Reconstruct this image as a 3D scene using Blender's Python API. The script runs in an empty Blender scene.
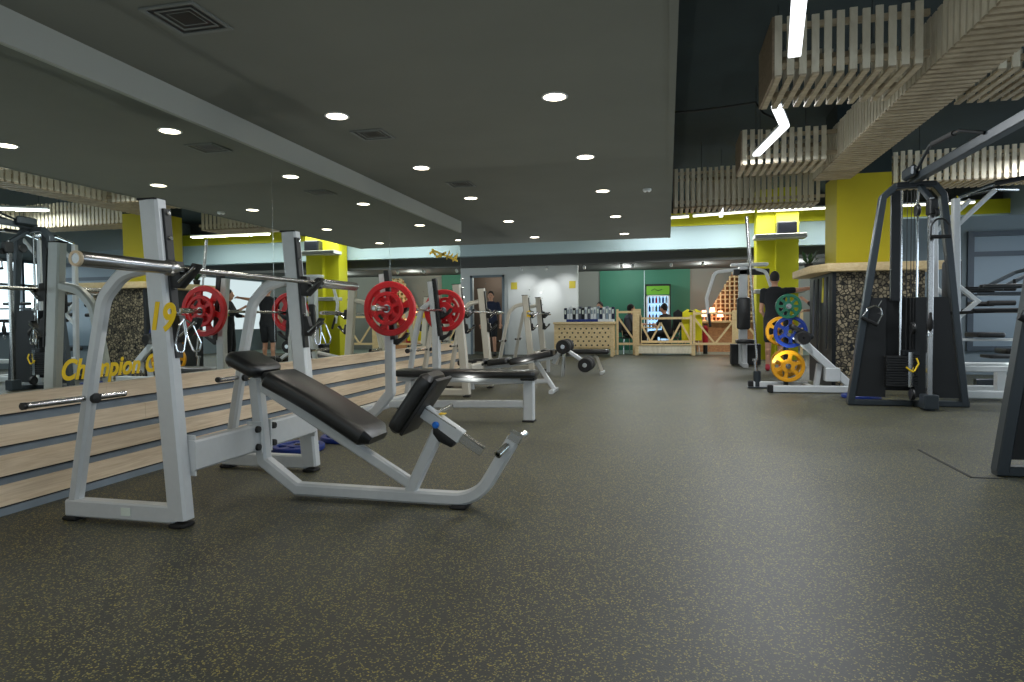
import bpy, bmesh, math, random
from mathutils import Vector as V, Matrix
random.seed(7)
C = bpy.context.scene.collection
PI = math.pi
UP = 10.5

# ------------------------------------------------------------------ materials
def lin(c):
    return tuple(((x/255)/12.92 if x/255 <= .04045 else ((x/255+.055)/1.055)**2.4) for x in c)
def mat(name, rgb, rough=.5, metal=0, spec=.5, emit=None, es=1, noise=0, nscale=8, bump=0, bscale=60, stretch=None, alpha=None):
    m = bpy.data.materials.new(name); m.use_nodes = True
    nt = m.node_tree; p = nt.nodes['Principled BSDF']
    c = lin(rgb)
    p.inputs['Base Color'].default_value = (*c, 1)
    p.inputs['Roughness'].default_value = rough; p.inputs['Metallic'].default_value = metal
    p.inputs['Specular IOR Level'].default_value = spec
    if emit:
        p.inputs['Emission Color'].default_value = (*lin(emit), 1); p.inputs['Emission Strength'].default_value = es
    tc = None
    if noise or bump:
        tc = nt.nodes.new('ShaderNodeTexCoord'); mp = nt.nodes.new('ShaderNodeMapping')
        nt.links.new(tc.outputs['Object'], mp.inputs['Vector'])
        if stretch: mp.inputs['Scale'].default_value = stretch
    if noise:
        n = nt.nodes.new('ShaderNodeTexNoise'); n.inputs['Scale'].default_value = nscale; n.inputs['Detail'].default_value = 5
        nt.links.new(mp.outputs[0], n.inputs['Vector'])
        r = nt.nodes.new('ShaderNodeValToRGB')
        r.color_ramp.elements[0].position = .3; r.color_ramp.elements[1].position = .7
        r.color_ramp.elements[0].color = (*[x*(1-noise) for x in c], 1)
        r.color_ramp.elements[1].color = (*[min(1, x*(1+noise*.6)) for x in c], 1)
        nt.links.new(n.outputs['Fac'], r.inputs['Fac']); nt.links.new(r.outputs['Color'], p.inputs['Base Color'])
    if bump:
        n2 = nt.nodes.new('ShaderNodeTexNoise'); n2.inputs['Scale'].default_value = bscale
        nt.links.new(mp.outputs[0], n2.inputs['Vector'])
        b = nt.nodes.new('ShaderNodeBump'); b.inputs['Strength'].default_value = bump; b.inputs['Distance'].default_value = .002
        nt.links.new(n2.outputs['Fac'], b.inputs['Height']); nt.links.new(b.outputs[0], p.inputs['Normal'])
    return m

def floor_mat():
    m = bpy.data.materials.new('rubber_floor'); m.use_nodes = True
    nt = m.node_tree; N = nt.nodes; L = nt.links; p = N['Principled BSDF']
    tc = N.new('ShaderNodeTexCoord')
    vo = N.new('ShaderNodeTexVoronoi'); vo.inputs['Scale'].default_value = 165; vo.feature = 'F1'
    ns = N.new('ShaderNodeTexNoise'); ns.inputs['Scale'].default_value = 90
    mx = N.new('ShaderNodeMixRGB'); mx.inputs['Fac'].default_value = .012
    L.new(tc.outputs['Object'], mx.inputs[1]); L.new(ns.outputs['Color'], mx.inputs[2]); L.new(mx.outputs[0], vo.inputs['Vector'])
    L.new(tc.outputs['Object'], ns.inputs['Vector'])
    sep = N.new('ShaderNodeSeparateColor'); L.new(vo.outputs['Color'], sep.inputs[0])
    g = N.new('ShaderNodeMath'); g.operation = 'GREATER_THAN'; g.inputs[1].default_value = .74; L.new(sep.outputs[0], g.inputs[0])
    d = N.new('ShaderNodeMath'); d.operation = 'LESS_THAN'; d.inputs[1].default_value = .52; L.new(vo.outputs['Distance'], d.inputs[0])
    f = N.new('ShaderNodeMath'); f.operation = 'MULTIPLY'; L.new(g.outputs[0], f.inputs[0]); L.new(d.outputs[0], f.inputs[1])
    big = N.new('ShaderNodeTexNoise'); big.inputs['Scale'].default_value = .9; big.inputs['Detail'].default_value = 6; big.inputs['Roughness'].default_value = .65
    L.new(tc.outputs['Object'], big.inputs['Vector'])
    br = N.new('ShaderNodeValToRGB'); e = br.color_ramp.elements
    e[0].position = .3; e[1].position = .72
    e[0].color = (*lin((40, 42, 40)), 1); e[1].color = (*lin((64, 67, 63)), 1)
    L.new(big.outputs['Fac'], br.inputs['Fac'])
    fl = N.new('ShaderNodeMixRGB'); fl.inputs[1].default_value = (*lin((158, 144, 58)), 1); fl.inputs[2].default_value = (*lin((112, 112, 78)), 1)
    L.new(sep.outputs[1], fl.inputs['Fac'])
    mm = N.new('ShaderNodeMixRGB'); L.new(f.outputs[0], mm.inputs['Fac']); L.new(br.outputs[0], mm.inputs[1]); L.new(fl.outputs[0], mm.inputs[2])
    L.new(mm.outputs[0], p.inputs['Base Color'])
    rr = N.new('ShaderNodeMapRange'); rr.inputs['To Min'].default_value = .42; rr.inputs['To Max'].default_value = .62
    L.new(big.outputs['Fac'], rr.inputs['Value']); L.new(rr.outputs[0], p.inputs['Roughness'])
    p.inputs['Specular IOR Level'].default_value = .45
    n2 = N.new('ShaderNodeTexNoise'); n2.inputs['Scale'].default_value = 160; L.new(tc.outputs['Object'], n2.inputs['Vector'])
    b = N.new('ShaderNodeBump'); b.inputs['Strength'].default_value = .35; b.inputs['Distance'].default_value = .003
    L.new(n2.outputs['Fac'], b.inputs['Height']); L.new(b.outputs[0], p.inputs['Normal'])
    return m

def wood_mat(name, a, b, axis_scale, sc=3):
    m = bpy.data.materials.new(name); m.use_nodes = True
    nt = m.node_tree; N = nt.nodes; L = nt.links; p = N['Principled BSDF']
    tc = N.new('ShaderNodeTexCoord'); mp = N.new('ShaderNodeMapping'); mp.inputs['Scale'].default_value = axis_scale
    L.new(tc.outputs['Object'], mp.inputs['Vector'])
    n = N.new('ShaderNodeTexNoise'); n.inputs['Scale'].default_value = sc; n.inputs['Detail'].default_value = 8; n.inputs['Roughness'].default_value = .6; n.inputs['Distortion'].default_value = 1.2
    L.new(mp.outputs[0], n.inputs['Vector'])
    r = N.new('ShaderNodeValToRGB'); r.color_ramp.elements[0].position = .32; r.color_ramp.elements[1].position = .68
    r.color_ramp.elements[0].color = (*lin(a), 1); r.color_ramp.elements[1].color = (*lin(b), 1)
    L.new(n.outputs['Fac'], r.inputs['Fac']); L.new(r.outputs[0], p.inputs['Base Color'])
    p.inputs['Roughness'].default_value = .6
    return m

def pebble_mat():
    m = bpy.data.materials.new('split_stone_cladding'); m.use_nodes = True
    nt = m.node_tree; N = nt.nodes; L = nt.links; p = N['Principled BSDF']
    tc = N.new('ShaderNodeTexCoord')
    e = N.new('ShaderNodeTexVoronoi'); e.feature = 'DISTANCE_TO_EDGE'; e.inputs['Scale'].default_value = 21
    c = N.new('ShaderNodeTexVoronoi'); c.feature = 'F1'; c.inputs['Scale'].default_value = 21
    for v in (e, c): L.new(tc.outputs['Object'], v.inputs['Vector'])
    sp = N.new('ShaderNodeSeparateColor'); L.new(c.outputs['Color'], sp.inputs[0])
    r = N.new('ShaderNodeValToRGB'); r.color_ramp.elements[0].color = (*lin((74, 68, 56)), 1); r.color_ramp.elements[1].color = (*lin((170, 156, 126)), 1)
    L.new(sp.outputs[0], r.inputs['Fac'])
    k = N.new('ShaderNodeValToRGB'); k.color_ramp.elements[0].position = .05; k.color_ramp.elements[1].position = .14
    L.new(e.outputs['Distance'], k.inputs['Fac'])
    mm = N.new('ShaderNodeMixRGB'); mm.inputs[1].default_value = (*lin((22, 22, 20)), 1)
    L.new(k.outputs[0], mm.inputs['Fac']); L.new(r.outputs[0], mm.inputs[2]); L.new(mm.outputs[0], p.inputs['Base Color'])
    b = N.new('ShaderNodeBump'); b.inputs['Strength'].default_value = .8; b.inputs['Distance'].default_value = .03
    L.new(k.outputs[0], b.inputs['Height']); L.new(b.outputs[0], p.inputs['Normal'])
    p.inputs['Roughness'].default_value = .8
    return m

M = dict(
    floor=floor_mat(),
    tile=mat('pale_floor_tile', (120, 138, 128), .35),
    ceil=mat('dark_ceiling_paint', (112, 115, 107), .9, noise=.06, nscale=1.5),
    soffit=mat('pale_ceiling_trim', (172, 174, 166), .8),
    black_ceil=mat('black_ceiling', (40, 52, 54), .95, noise=.2, nscale=1.2),
    grey_wall=mat('blue_grey_wall', (118, 132, 140), .8),
    band=mat('pale_blue_band', (168, 190, 194), .7),
    bulk=mat('dark_bulkhead', (66, 68, 66), .8),
    white_wall=mat('white_wall', (216, 222, 220), .6),
    taupe=mat('taupe_wall', (138, 142, 136), .8),
    green_wall=mat('green_wall', (52, 120, 96), .6),
    dark_room=mat('brown_room', (110, 92, 78), .8),
    plinth=mat('plinth_backing', (120, 132, 142), .6, noise=.1),
    plank=wood_mat('pale_pine_plank', (206, 182, 150), (234, 214, 186), (5, .6, 14), 4),
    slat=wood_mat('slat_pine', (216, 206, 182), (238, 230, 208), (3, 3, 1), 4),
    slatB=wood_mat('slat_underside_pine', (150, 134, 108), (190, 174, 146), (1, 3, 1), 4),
    ply=wood_mat('plywood', (120, 104, 84), (150, 132, 108), (2, 2, 6), 4),
    pine=wood_mat('yellow_pine', (214, 184, 132), (236, 212, 164), (3, 3, 8), 3),
    steel=mat('silver_powder_coat', (200, 204, 206), .36, .15, noise=.03, nscale=30),
    steel_warm=mat('warm_silver_powder_coat', (200, 196, 184), .4, .15),
    chrome=mat('chrome', (225, 228, 230), .14, 1),
    bar=mat('brushed_bar_steel', (176, 176, 176), .24, 1),
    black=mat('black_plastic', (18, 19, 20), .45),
    rubber=mat('black_rubber', (14, 14, 15), .75),
    pad=mat('black_vinyl', (22, 23, 24), .36, spec=.6, bump=.25, bscale=220),
    graphite=mat('graphite_frame', (50, 57, 62), .38, .3),
    dgraph=mat('dark_graphite_frame', (28, 31, 34), .4, .3),
    shroud=mat('black_shroud', (13, 15, 17), .55),
    red=mat('red_rubber_plate', (200, 28, 36), .42),
    blue=mat('blue_rubber_plate', (14, 44, 120), .42),
    green=mat('green_rubber_plate', (8, 84, 60), .42),
    yellow=mat('yellow_rubber_plate', (214, 148, 14), .42),
    ypaint=mat('yellow_wall_paint', (186, 172, 8), .7, noise=.08, nscale=2),
    yfar=mat('lemon_wall_paint', (196, 192, 16), .7),
    ytext=mat('yellow_brush_paint', (244, 204, 20), .6),
    pebble=pebble_mat(),
    lamp=mat('led_disc', (255, 250, 235), .5, emit=(255, 240, 212), es=9),
    tube=mat('led_tube', (255, 255, 255), .5, emit=(246, 252, 255), es=2.6),
    strip=mat('led_strip_warm', (255, 255, 240), .5, emit=(255, 255, 226), es=3),
    grille=mat('vent_grille', (112, 116, 112), .6),
    white=mat('white_plastic', (222, 226, 226), .4),
    skin=mat('skin', (196, 146, 118), .55),
    hair=mat('black_hair', (24, 20, 18), .7),
    navy=mat('navy_cloth', (24, 34, 58), .85),
    blackcloth=mat('black_cloth', (22, 24, 28), .9),
    greycloth=mat('grey_cloth', (74, 78, 88), .9),
    redshoe=mat('red_shoe', (176, 34, 52), .6),
    jacket=mat('yellow_jacket_cloth', (222, 212, 26), .8),
    lime=mat('lime_cloth', (170, 190, 40), .8),
    lips=mat('lips', (150, 80, 74), .6),
    eye=mat('eye_dark', (16, 14, 14), .3),
    win=mat('window_glow', (210, 225, 235), .3, emit=(214, 230, 244), es=3.2),
    frame=mat('dark_window_frame', (58, 68, 78), .4, .2),
    film=mat('grey_film_glass', (118, 134, 146), .3),
    fridge_in=mat('fridge_lit_back', (190, 220, 240), .5, emit=(150, 196, 236), es=1.6),
    fridge_green=mat('fridge_green_header', (90, 150, 36), .5, emit=(110, 176, 40), es=.15),
    poster=mat('yellow_poster', (206, 190, 60), .7),
    sticker=mat('white_sticker', (214, 224, 214), .6),
    bluebtn=mat('blue_lever_knob', (20, 110, 214), .4),
    pink=mat('pink_warm_lamp', (255, 190, 160), .5, emit=(255, 170, 130), es=5),
    redcloth=mat('red_cloth', (176, 30, 40), .8),
    leafm=mat('plant_leaf', (50, 84, 50), .7),
    cable=mat('black_cable', (16, 16, 16), .6),
    shell=mat('speaker_cloth', (40, 44, 54), .7),
    brick=wood_mat('stacked_cartons', (150, 96, 60), (206, 150, 100), (6, 6, 14), 3),
)
def mirror_mat():
    m = bpy.data.materials.new('mirror_glass'); m.use_nodes = True
    p = m.node_tree.nodes['Principled BSDF']
    p.inputs['Base Color'].default_value = (.80, .84, .79, 1); p.inputs['Metallic'].default_value = 1; p.inputs['Roughness'].default_value = 0.0
    return m
M['mirror'] = mirror_mat()
def glass_mat():
    m = bpy.data.materials.new('clear_glass'); m.use_nodes = True
    p = m.node_tree.nodes['Principled BSDF']
    p.inputs['Base Color'].default_value = (.9, .97, .95, 1); p.inputs['Roughness'].default_value = .02
    p.inputs['Transmission Weight'].default_value = 1; p.inputs['IOR'].default_value = 1.05
    return m
M['glass'] = glass_mat()

# ------------------------------------------------------------------ mesh builder
def fillet(pts, r, n=5):
    pts = [V(p) for p in pts]; out = [pts[0]]
    for i in range(1, len(pts)-1):
        a, b, c = pts[i-1], pts[i], pts[i+1]
        u = (a-b); v = (c-b); lu, lv = u.length, v.length; u.normalize(); v.normalize()
        ang = u.angle(v)
        if ang > PI-.03: out.append(b); continue
        d = min(r/math.tan(ang/2), lu*.49, lv*.49); rr = d*math.tan(ang/2)
        p0 = b+u*d; p1 = b+v*d; ctr = b+(u+v).normalized()*(rr/math.sin(ang/2))
        s = p0-ctr; e = p1-ctr
        tot = s.angle(e)
        for k in range(n+1):
            t = k/n
            out.append(ctr+(s*math.sin((1-t)*tot)+e*math.sin(t*tot))/max(1e-6, math.sin(tot)))
    out.append(pts[-1]); return out

class MB:
    def __init__(s): s.bm = bmesh.new()
    def ring(s, pts): return [s.bm.verts.new(p) for p in pts]
    def face(s, vs):
        try: s.bm.faces.new(vs)
        except ValueError: pass
    def loft(s, rings, cap=True, closed=False):
        rs = [s.ring(r) for r in rings]; n = len(rs[0])
        rng = range(len(rs)) if closed else range(len(rs)-1)
        for i in rng:
            a, b = rs[i], rs[(i+1) % len(rs)]
            for j in range(n): s.face([a[j], a[(j+1) % n], b[(j+1) % n], b[j]])
        if cap and not closed: s.face(rs[0][::-1]); s.face(rs[-1])
        return s
    def box(s, c, size, rot=None, ch=0):
        c = V(c); x, y, z = [q/2 for q in size]
        R = rot if rot else Matrix.Identity(3)
        if ch <= 0:
            P = [V((a*x, b*y, d*z)) for d in (-1, 1) for a, b in ((-1, -1), (1, -1), (1, 1), (-1, 1))]
            return s.loft([[c+R@p for p in P[:4]], [c+R@p for p in P[4:]]])
        ch = min(ch, x*.9, y*.9, z*.9)
        def rect(ix, iz):
            a, b = x-ix, y-ix
            k = min(ch, a*.9, b*.9)
            pts = [(-a+k, -b), (a-k, -b), (a, -b+k), (a, b-k), (a-k, b), (-a+k, b), (-a, b-k), (-a, -b+k)]
            return [c+R@V((u, v, iz)) for u, v in pts]
        return s.loft([rect(ch, -z), rect(0, -z+ch), rect(0, z-ch), rect(ch, z)])
    def b2(s, p0, p1, ch=0):
        p0 = V(p0); p1 = V(p1); return s.box((p0+p1)/2, [abs(q) for q in (p1-p0)], None, ch)
    def sweep(s, pts, w, h, side, ch=.006):
        """rectangular tube along a path; w along 'side', h across it"""
        pts = [V(p) for p in pts]; side = V(side).normalized()
        prof = [(-w/2+ch, -h/2), (w/2-ch, -h/2), (w/2, -h/2+ch), (w/2, h/2-ch), (w/2-ch, h/2), (-w/2+ch, h/2), (-w/2, h/2-ch), (-w/2, -h/2+ch)]
        rings = []
        for i, p in enumerate(pts):
            t0 = (p-pts[i-1]).normalized() if i else None
            t1 = (pts[i+1]-p).normalized() if i < len(pts)-1 else None
            t = (t0+t1).normalized() if t0 and t1 else (t0 or t1)
            k = 1/max(.3, t.dot(t1)) if t0 and t1 else 1
            n = t.cross(side).normalized(); sd = n.cross(t).normalized()
            rings.append([p+sd*a+n*b*k for a, b in prof])
        return s.loft(rings)
    def tube(s, pts, r, seg=12, r1=None, cap=True):
        pts = [V(p) for p in pts]; rings = []; n = None
        L = len(pts)
        for i, p in enumerate(pts):
            if i == 0: t = (pts[1]-p).normalized()
            elif i == L-1: t = (p-pts[i-1]).normalized()
            else: t = ((p-pts[i-1]).normalized()+(pts[i+1]-p).normalized()).normalized()
            if n is None:
                n = t.cross(V((0, 0, 1)))
                if n.length < .05: n = t.cross(V((1, 0, 0)))
                n.normalize()
            else: n = (n-t*n.dot(t)).normalized()
            b = t.cross(n); rr = r if r1 is None else r+(r1-r)*i/(L-1)
            rings.append([p+(n*math.cos(2*PI*k/seg)+b*math.sin(2*PI*k/seg))*rr for k in range(seg)])
        return s.loft(rings, cap)
    def lathe(s, prof, o, ax, seg=28, closed=False):
        """prof list of (r, t) along axis ax from o"""
        o = V(o); ax = V(ax).normalized(); n = ax.cross(V((0, 0, 1)))
        if n.length < .05: n = ax.cross(V((1, 0, 0)))
        n.normalize(); b = ax.cross(n); rings = []
        for r, t in prof:
            r = max(r, 1e-4)
            rings.append([o+ax*t+(n*math.cos(2*PI*k/seg)+b*math.sin(2*PI*k/seg))*r for k in range(seg)])
        return s.loft(rings, not closed, closed)
    def sphere(s, c, r, sc=(1, 1, 1), u=14, v=9):
        c = V(c); rings = []
        for i in range(v+1):
            th = PI*i/v; rr = max(math.sin(th), .01)
            rings.append([c+V((r*sc[0]*rr*math.cos(2*PI*k/u), r*sc[1]*rr*math.sin(2*PI*k/u), -r*sc[2]*math.cos(th))) for k in range(u)])
        return s.loft(rings)
    def cap(s, p0, p1, r0, r1):
        p0 = V(p0); p1 = V(p1); s.sphere(p0, r0); s.sphere(p1, r1); return s.tube([p0, (p0+p1)/2, p1], r0, 14, r1)
    def prism(s, poly, o, ux, uy, th, bev=.0):
        """extrude 2-D poly (in ux,uy) symmetrically by th along ux x uy"""
        o = V(o); ux = V(ux).normalized(); uy = V(uy).normalized(); n = ux.cross(uy)
        def R(off, t):
            pp = offset(poly, off) if off else poly
            return [o+ux*a+uy*b+n*t for a, b in pp]
        if bev: return s.loft([R(bev, -th/2), R(bev*.3, -th/2+bev*.3), R(0, -th/2+bev), R(0, th/2-bev), R(bev*.3, th/2-bev*.3), R(bev, th/2)])
        return s.loft([R(0, -th/2), R(0, th/2)])
    def build(s, name, m, parent=None, loc=None):
        bm = s.bm; bmesh.ops.recalc_face_normals(bm, faces=bm.faces)
        for f in bm.faces: f.smooth = True
        for e in bm.edges:
            if len(e.link_faces) == 2 and e.calc_face_angle(0) > .6: e.smooth = False
        me = bpy.data.meshes.new(name)
        if parent is not None and loc is None: loc = None
        bm.to_mesh(me); bm.free()
        if m: me.materials.append(M[m] if isinstance(m, str) else m)
        o = bpy.data.objects.new(name, me); C.objects.link(o)
        if parent: o.parent = parent
        if loc: o.location = loc
        return o
def offset(poly, d):
    """inset a convex-ish polygon by d"""
    n = len(poly); area = sum(poly[i][0]*poly[(i+1) % n][1]-poly[(i+1) % n][0]*poly[i][1] for i in range(n))
    sg = 1 if area > 0 else -1; out = []
    for i in range(n):
        a = V(poly[i-1]); b = V(poly[i]); c = V(poly[(i+1) % n])
        t0 = (b-a).normalized(); t1 = (c-b).normalized()
        n0 = V((-t0.y, t0.x))*sg; n1 = V((-t1.y, t1.x))*sg; m = (n0+n1)
        m = m/max(.3, m.dot(m)/2) if m.length > 1e-4 else n0
        out.append((b.x+m.x*d, b.y+m.y*d))
    return out
def rrect(w, h, r, n=4, cx=0, cy=0):
    out = []
    for (sx, sy, a0) in ((1, 1, 0), (-1, 1, 90), (-1, -1, 180), (1, -1, 270)):
        for k in range(n+1):
            a = math.radians(a0+90*k/n); out.append((cx+sx*(w/2-r)+r*math.cos(a), cy+sy*(h/2-r)+r*math.sin(a)))
    return out

def tag(o, label, cat, group=None, kind=None):
    if label: o['label'] = label
    if cat: o['category'] = cat
    if group: o['group'] = group
    if kind: o['kind'] = kind
    return o
def thing(name, label, cat, loc=(0, 0, 0), group=None, rz=0):
    o = bpy.data.objects.new(name, None); C.objects.link(o); o.location = loc; o.rotation_euler = (0, 0, rz)
    o.empty_display_size = .1
    return tag(o, label, cat, group)
def struct(name, mb, m, parent=None):
    o = mb.build(name, m, parent); o['kind'] = 'structure'; return o
def copy_tree(o, parent=None):
    c = o.copy(); C.objects.link(c)
    if parent: c.parent = parent
    for ch in list(o.children): copy_tree(ch, c)
    return c

# ------------------------------------------------------------------ setting
MX = -3.368        # mirror plane
HC = 2.64          # dropped ceiling
XE = .03           # its free edge
struct('floor', MB().b2((-9, -4, -.12), (7.6, 18.45, 0)), 'floor')
t = struct('trim_1', MB().b2((-9, 18.45, -.12), (7.6, 23, .004)), 'tile')
struct('ceiling', MB().b2((MX-.3, -4, HC), (XE, 13.7, HC+.3)), 'ceil')
fs = MB().b2((XE-.02, -4, HC-.005), (XE+.03, 13.75, 4.0)); fs.b2((-9, 13.7, HC+.0), (XE+.03, 13.75, 4.0)); struct('trim_2', fs, 'ceil')
struct('trim_3', MB().b2((-9, 10.47, HC), (MX-.3, 13.7, HC+.3)), 'ceil')
struct('trim_4', MB().b2((-9, -4, 4.0), (7.6, 23, 4.1)), 'black_ceil')
wl = struct('wall_left', MB().b2((MX-.25, -4, 0), (MX-.02, 10.47, HC)), 'soffit')
struct('trim_5', MB().b2((MX-.02, -4, 2.452), (MX+.02, 10.47, HC)), 'soffit', wl)
pb = MB().b2((MX-.02, -4, 0), (MX+.012, 10.47, .627)); struct('trim_6', pb, 'plinth', wl)
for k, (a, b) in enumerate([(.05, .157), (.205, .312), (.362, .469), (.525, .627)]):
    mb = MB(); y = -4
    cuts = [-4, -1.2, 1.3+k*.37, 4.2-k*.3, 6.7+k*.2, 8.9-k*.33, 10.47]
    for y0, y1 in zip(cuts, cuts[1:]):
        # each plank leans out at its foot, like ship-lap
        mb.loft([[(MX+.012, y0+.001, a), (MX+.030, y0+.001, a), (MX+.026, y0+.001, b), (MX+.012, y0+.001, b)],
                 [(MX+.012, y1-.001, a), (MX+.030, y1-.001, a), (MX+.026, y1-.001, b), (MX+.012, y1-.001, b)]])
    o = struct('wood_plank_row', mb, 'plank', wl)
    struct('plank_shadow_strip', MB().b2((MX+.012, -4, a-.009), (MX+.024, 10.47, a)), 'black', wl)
struct('baseboard_left', MB().b2((MX+.012, -4, 0), (MX+.03, 10.47, .04)), 'plinth', wl)
seams = [-2.4, .1, 2.6, 5.115, 7.6, 10.47]
desc = ['behind the camera at the near end', 'second from the near end', 'the one behind the nearest silver rack, bearing yellow brush lettering',
        'the one between the first and second racks, reflecting red plates', 'the one beyond the second rack', 'the farthest one']
for i, (a, b) in enumerate(zip(seams, seams[1:])):
    t = thing('wall_mirror', 'frameless wall mirror, %s' % desc[i+1], 'mirror', (MX, (a+b)/2, .627), 'wall mirrors above the plinth')
    h = (b-a)/2-.002
    MB().b2((-.012, -h, .0), (.0, h, 1.825)).build('mirror_glass', 'mirror', t)
    MB().b2((-.012, h-.0, 0), (.001, h+.004, 1.825)).build('mirror_edge', 'chrome', t)

# far hall: return wall, door wall, spot-lit white wall, reception
struct('wall_return', MB().b2((-9, 10.3, 0), (MX-.25, 10.47, 4.0)), 'taupe')
struct('wall_back', MB().b2((-9, 18.2, 0), (-5.52, 18.4, 2.5)).b2((-4.59, 18.2, 0), (-4.44, 18.4, 2.5)).b2((-5.52, 18.2, 2.24), (-4.59, 18.4, 2.5)), 'white_wall')
d = struct('door_1', MB().b2((-5.56, 18.15, 0), (-5.5, 18.2, 2.28)).b2((-4.61, 18.15, 0), (-4.55, 18.2, 2.28)).b2((-5.56, 18.15, 2.22), (-4.55, 18.2, 2.28)), 'grey_wall')
struct('wall_corridor', MB().b2((-9, 19.6, 0), (-4.2, 19.7, 2.6)).b2((-4.25, 18.4, 0), (-4.2, 19.6, 2.6)), 'dark_room')
struct('wall_white', MB().b2((-4.44, 18.15, 0), (-2.43, 18.3, 2.5)), 'white_wall')
struct('wall_far', MB().b2((-4.4, 21.0, 0), (-2.1, 21.2, 3)).b2((.68, 21.0, 0), (7.6, 21.2, 3)), 'taupe')
struct('wall_green', MB().b2((-2.1, 20.95, 0), (-.72, 21.2, 3)).b2((-.70, 20.95, 0), (.68, 21.2, 3)), 'green_wall')
struct('ceiling_reception', MB().b2((-9, 17.55, 2.52), (7.6, 21.2, 2.6)), 'bulk')
struct('trim_7', MB().b2((-9, 17.0, 2.73), (7.6, 17.3, 3.3)), 'band')
struct('trim_8', MB().b2((-9, 17.3, 2.45), (7.6, 17.55, 4.0)), 'bulk')
struct('trim_9', MB().b2((-9, 16.95, 3.3), (7.6, 17.3, 3.62)), 'yfar')
struct('wall_back_right', MB().b2((3.9, 12.5, 0), (7.6, 12.65, 2.66)), 'grey_wall')
wf = MB()
for a, b in (((4.9, 12.44, .4), (4.99, 12.5, 2.4)), ((4.93, 12.445, 2.315), (7.37, 12.5, 2.395)), ((4.93, 12.45, 1.98), (7.37, 12.5, 2.06)), ((7.3, 12.44, .4), (7.4, 12.5, 2.4)), ((4.93, 12.445, .405), (7.37, 12.5, .48))): wf.b2(a, b)
w1 = struct('window_1', wf, 'frame'); struct('window_pane', MB().b2((4.99, 12.47, .48), (7.3, 12.5, 2.31)), 'film', w1)
# right wall with tall daylight windows (seen in the mirror)
struct('wall_right', MB().b2((7.5, -4, 0), (7.7, 21, .75)).b2((7.5, -4, 2.45), (7.7, 21, 4.0)), 'grey_wall')
for i in range(9):
    y0 = -3+i*1.75
    f = MB()
    for a, b in (((7.46, y0, .75), (7.56, y0+.08, 2.45)), ((7.46, y0+1.67, .75), (7.56, y0+1.75, 2.45)), ((7.46, y0, .75), (7.56, y0+1.75, .82)), ((7.46, y0, 2.38), (7.56, y0+1.75, 2.45)), ((7.47, y0+.84, .75), (7.55, y0+.9, 2.45)), ((7.47, y0, 1.85), (7.55, y0+1.75, 1.9))): f.b2(a, b)
    w = struct('window_%d' % (i+2), f, 'frame'); struct('window_pane', MB().b2((7.56, y0+.04, .8), (7.6, y0+1.71, 2.4)), 'win', w)

# yellow column on stone base
struct('column', MB().b2((2.33, 10.1, 0), (3.03, 10.79, 3.0)), 'ypaint'); struct('column_top', MB().b2((2.33, 10.1, 3.0), (3.03, 10.79, 4.0)), 'black_ceil')
struct('trim_10', MB().b2((2.2, 9.7, 0), (3.32, 11.1, 1.6)), 'pebble')
struct('trim_11', MB().b2((2.185, 9.685, 0), (2.235, 11.12, 1.6)), 'dgraph')
struct('trim_12', MB().prism([(1.95, 9.95), (2.1, 9.55), (3.5, 9.55), (3.5, 11.25), (1.95, 11.25)], (0, 0, 1.66), (1, 0, 0), (0, 1, 0), .11, .008), 'pine')
struct('column_far', MB().b2((2.05, 16.4, 0), (2.5, 16.9, 4.0)).b2((2.46, 16.25, 0), (2.95, 16.9, 4.0)), 'yfar')
sh = tag(MB().box((2.52, 16.2, 2.86), (1.12, .45, .1), None, .01).build('wall_shelf', 'soffit'), 'pale grey ledge across the far yellow column under the speaker', 'shelf')
sp = thing('speaker', 'dark box speaker on the ledge of the far yellow column', 'speaker', (2.66, 16.15, 2.912))
MB().box((0, 0, .14), (.44, .26, .28), None, .02).build('cabinet', 'black', sp); MB().box((0, -.135, .14), (.38, .012, .22), None, .004).build('grille', 'shell', sp)
sh2 = tag(MB().box((2.5, 16.15, 1.6), (1.1, .5, .09), None, .01).build('wall_shelf', 'soffit'), 'pale shelf low on the far yellow column behind the man in black', 'shelf')

# ------------------------------------------------------------------ ceiling fittings
def downlight(x, y, label, z=HC, power=34):
    t = thing('recessed_downlight', label, 'ceiling light', (x, y, z), 'round downlights in the dropped ceiling')
    MB().lathe([(.082, 0), (.098, 0), (.098, -.006), (.082, -.006)], (0, 0, 0), (0, 0, 1), 28, True).build('trim_ring', 'white', t)
    MB().lathe([(.0, -.002), (.082, -.002), (.082, -.006), (.0, -.006)], (0, 0, 0), (0, 0, 1), 28).build('diffuser', 'lamp', t)
    l = bpy.data.lights.new('downlight_lamp', 'SPOT'); l.energy = power; l.spot_size = math.radians(150); l.spot_blend = .8; l.shadow_soft_size = .08
    l.color = (1, .93, .80)
    lo = bpy.data.objects.new('downlight_lamp', l); C.objects.link(lo); lo.parent = t; lo.location = (0, 0, -.03)
rows_y = [4.83, 6.68, 8.5, 10.65, 12.85]
words = ['first and nearest', 'second', 'third', 'fourth', 'fifth and farthest']
for i, y in enumerate(rows_y):
    downlight(-2.58, y, 'round downlight in the left ceiling row nearer the mirror, %s' % words[i])
    downlight(-.81, y, 'round downlight in the right ceiling row away from the mirror, %s' % words[i])
for y in (-2.6, -.8, 1.0, 2.9):
    for x in (-2.58, -.81):
        if y > 2 and x < -2: continue
        l = bpy.data.lights.new('lamp', 'SPOT'); l.energy = 30; l.spot_size = math.radians(150); l.spot_blend = .8; l.shadow_soft_size = .1; l.color = (1, .94, .84)
        lo = bpy.data.objects.new('downlight_lamp', l); C.objects.link(lo); lo.location = (x, y, HC-.03)
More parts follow.
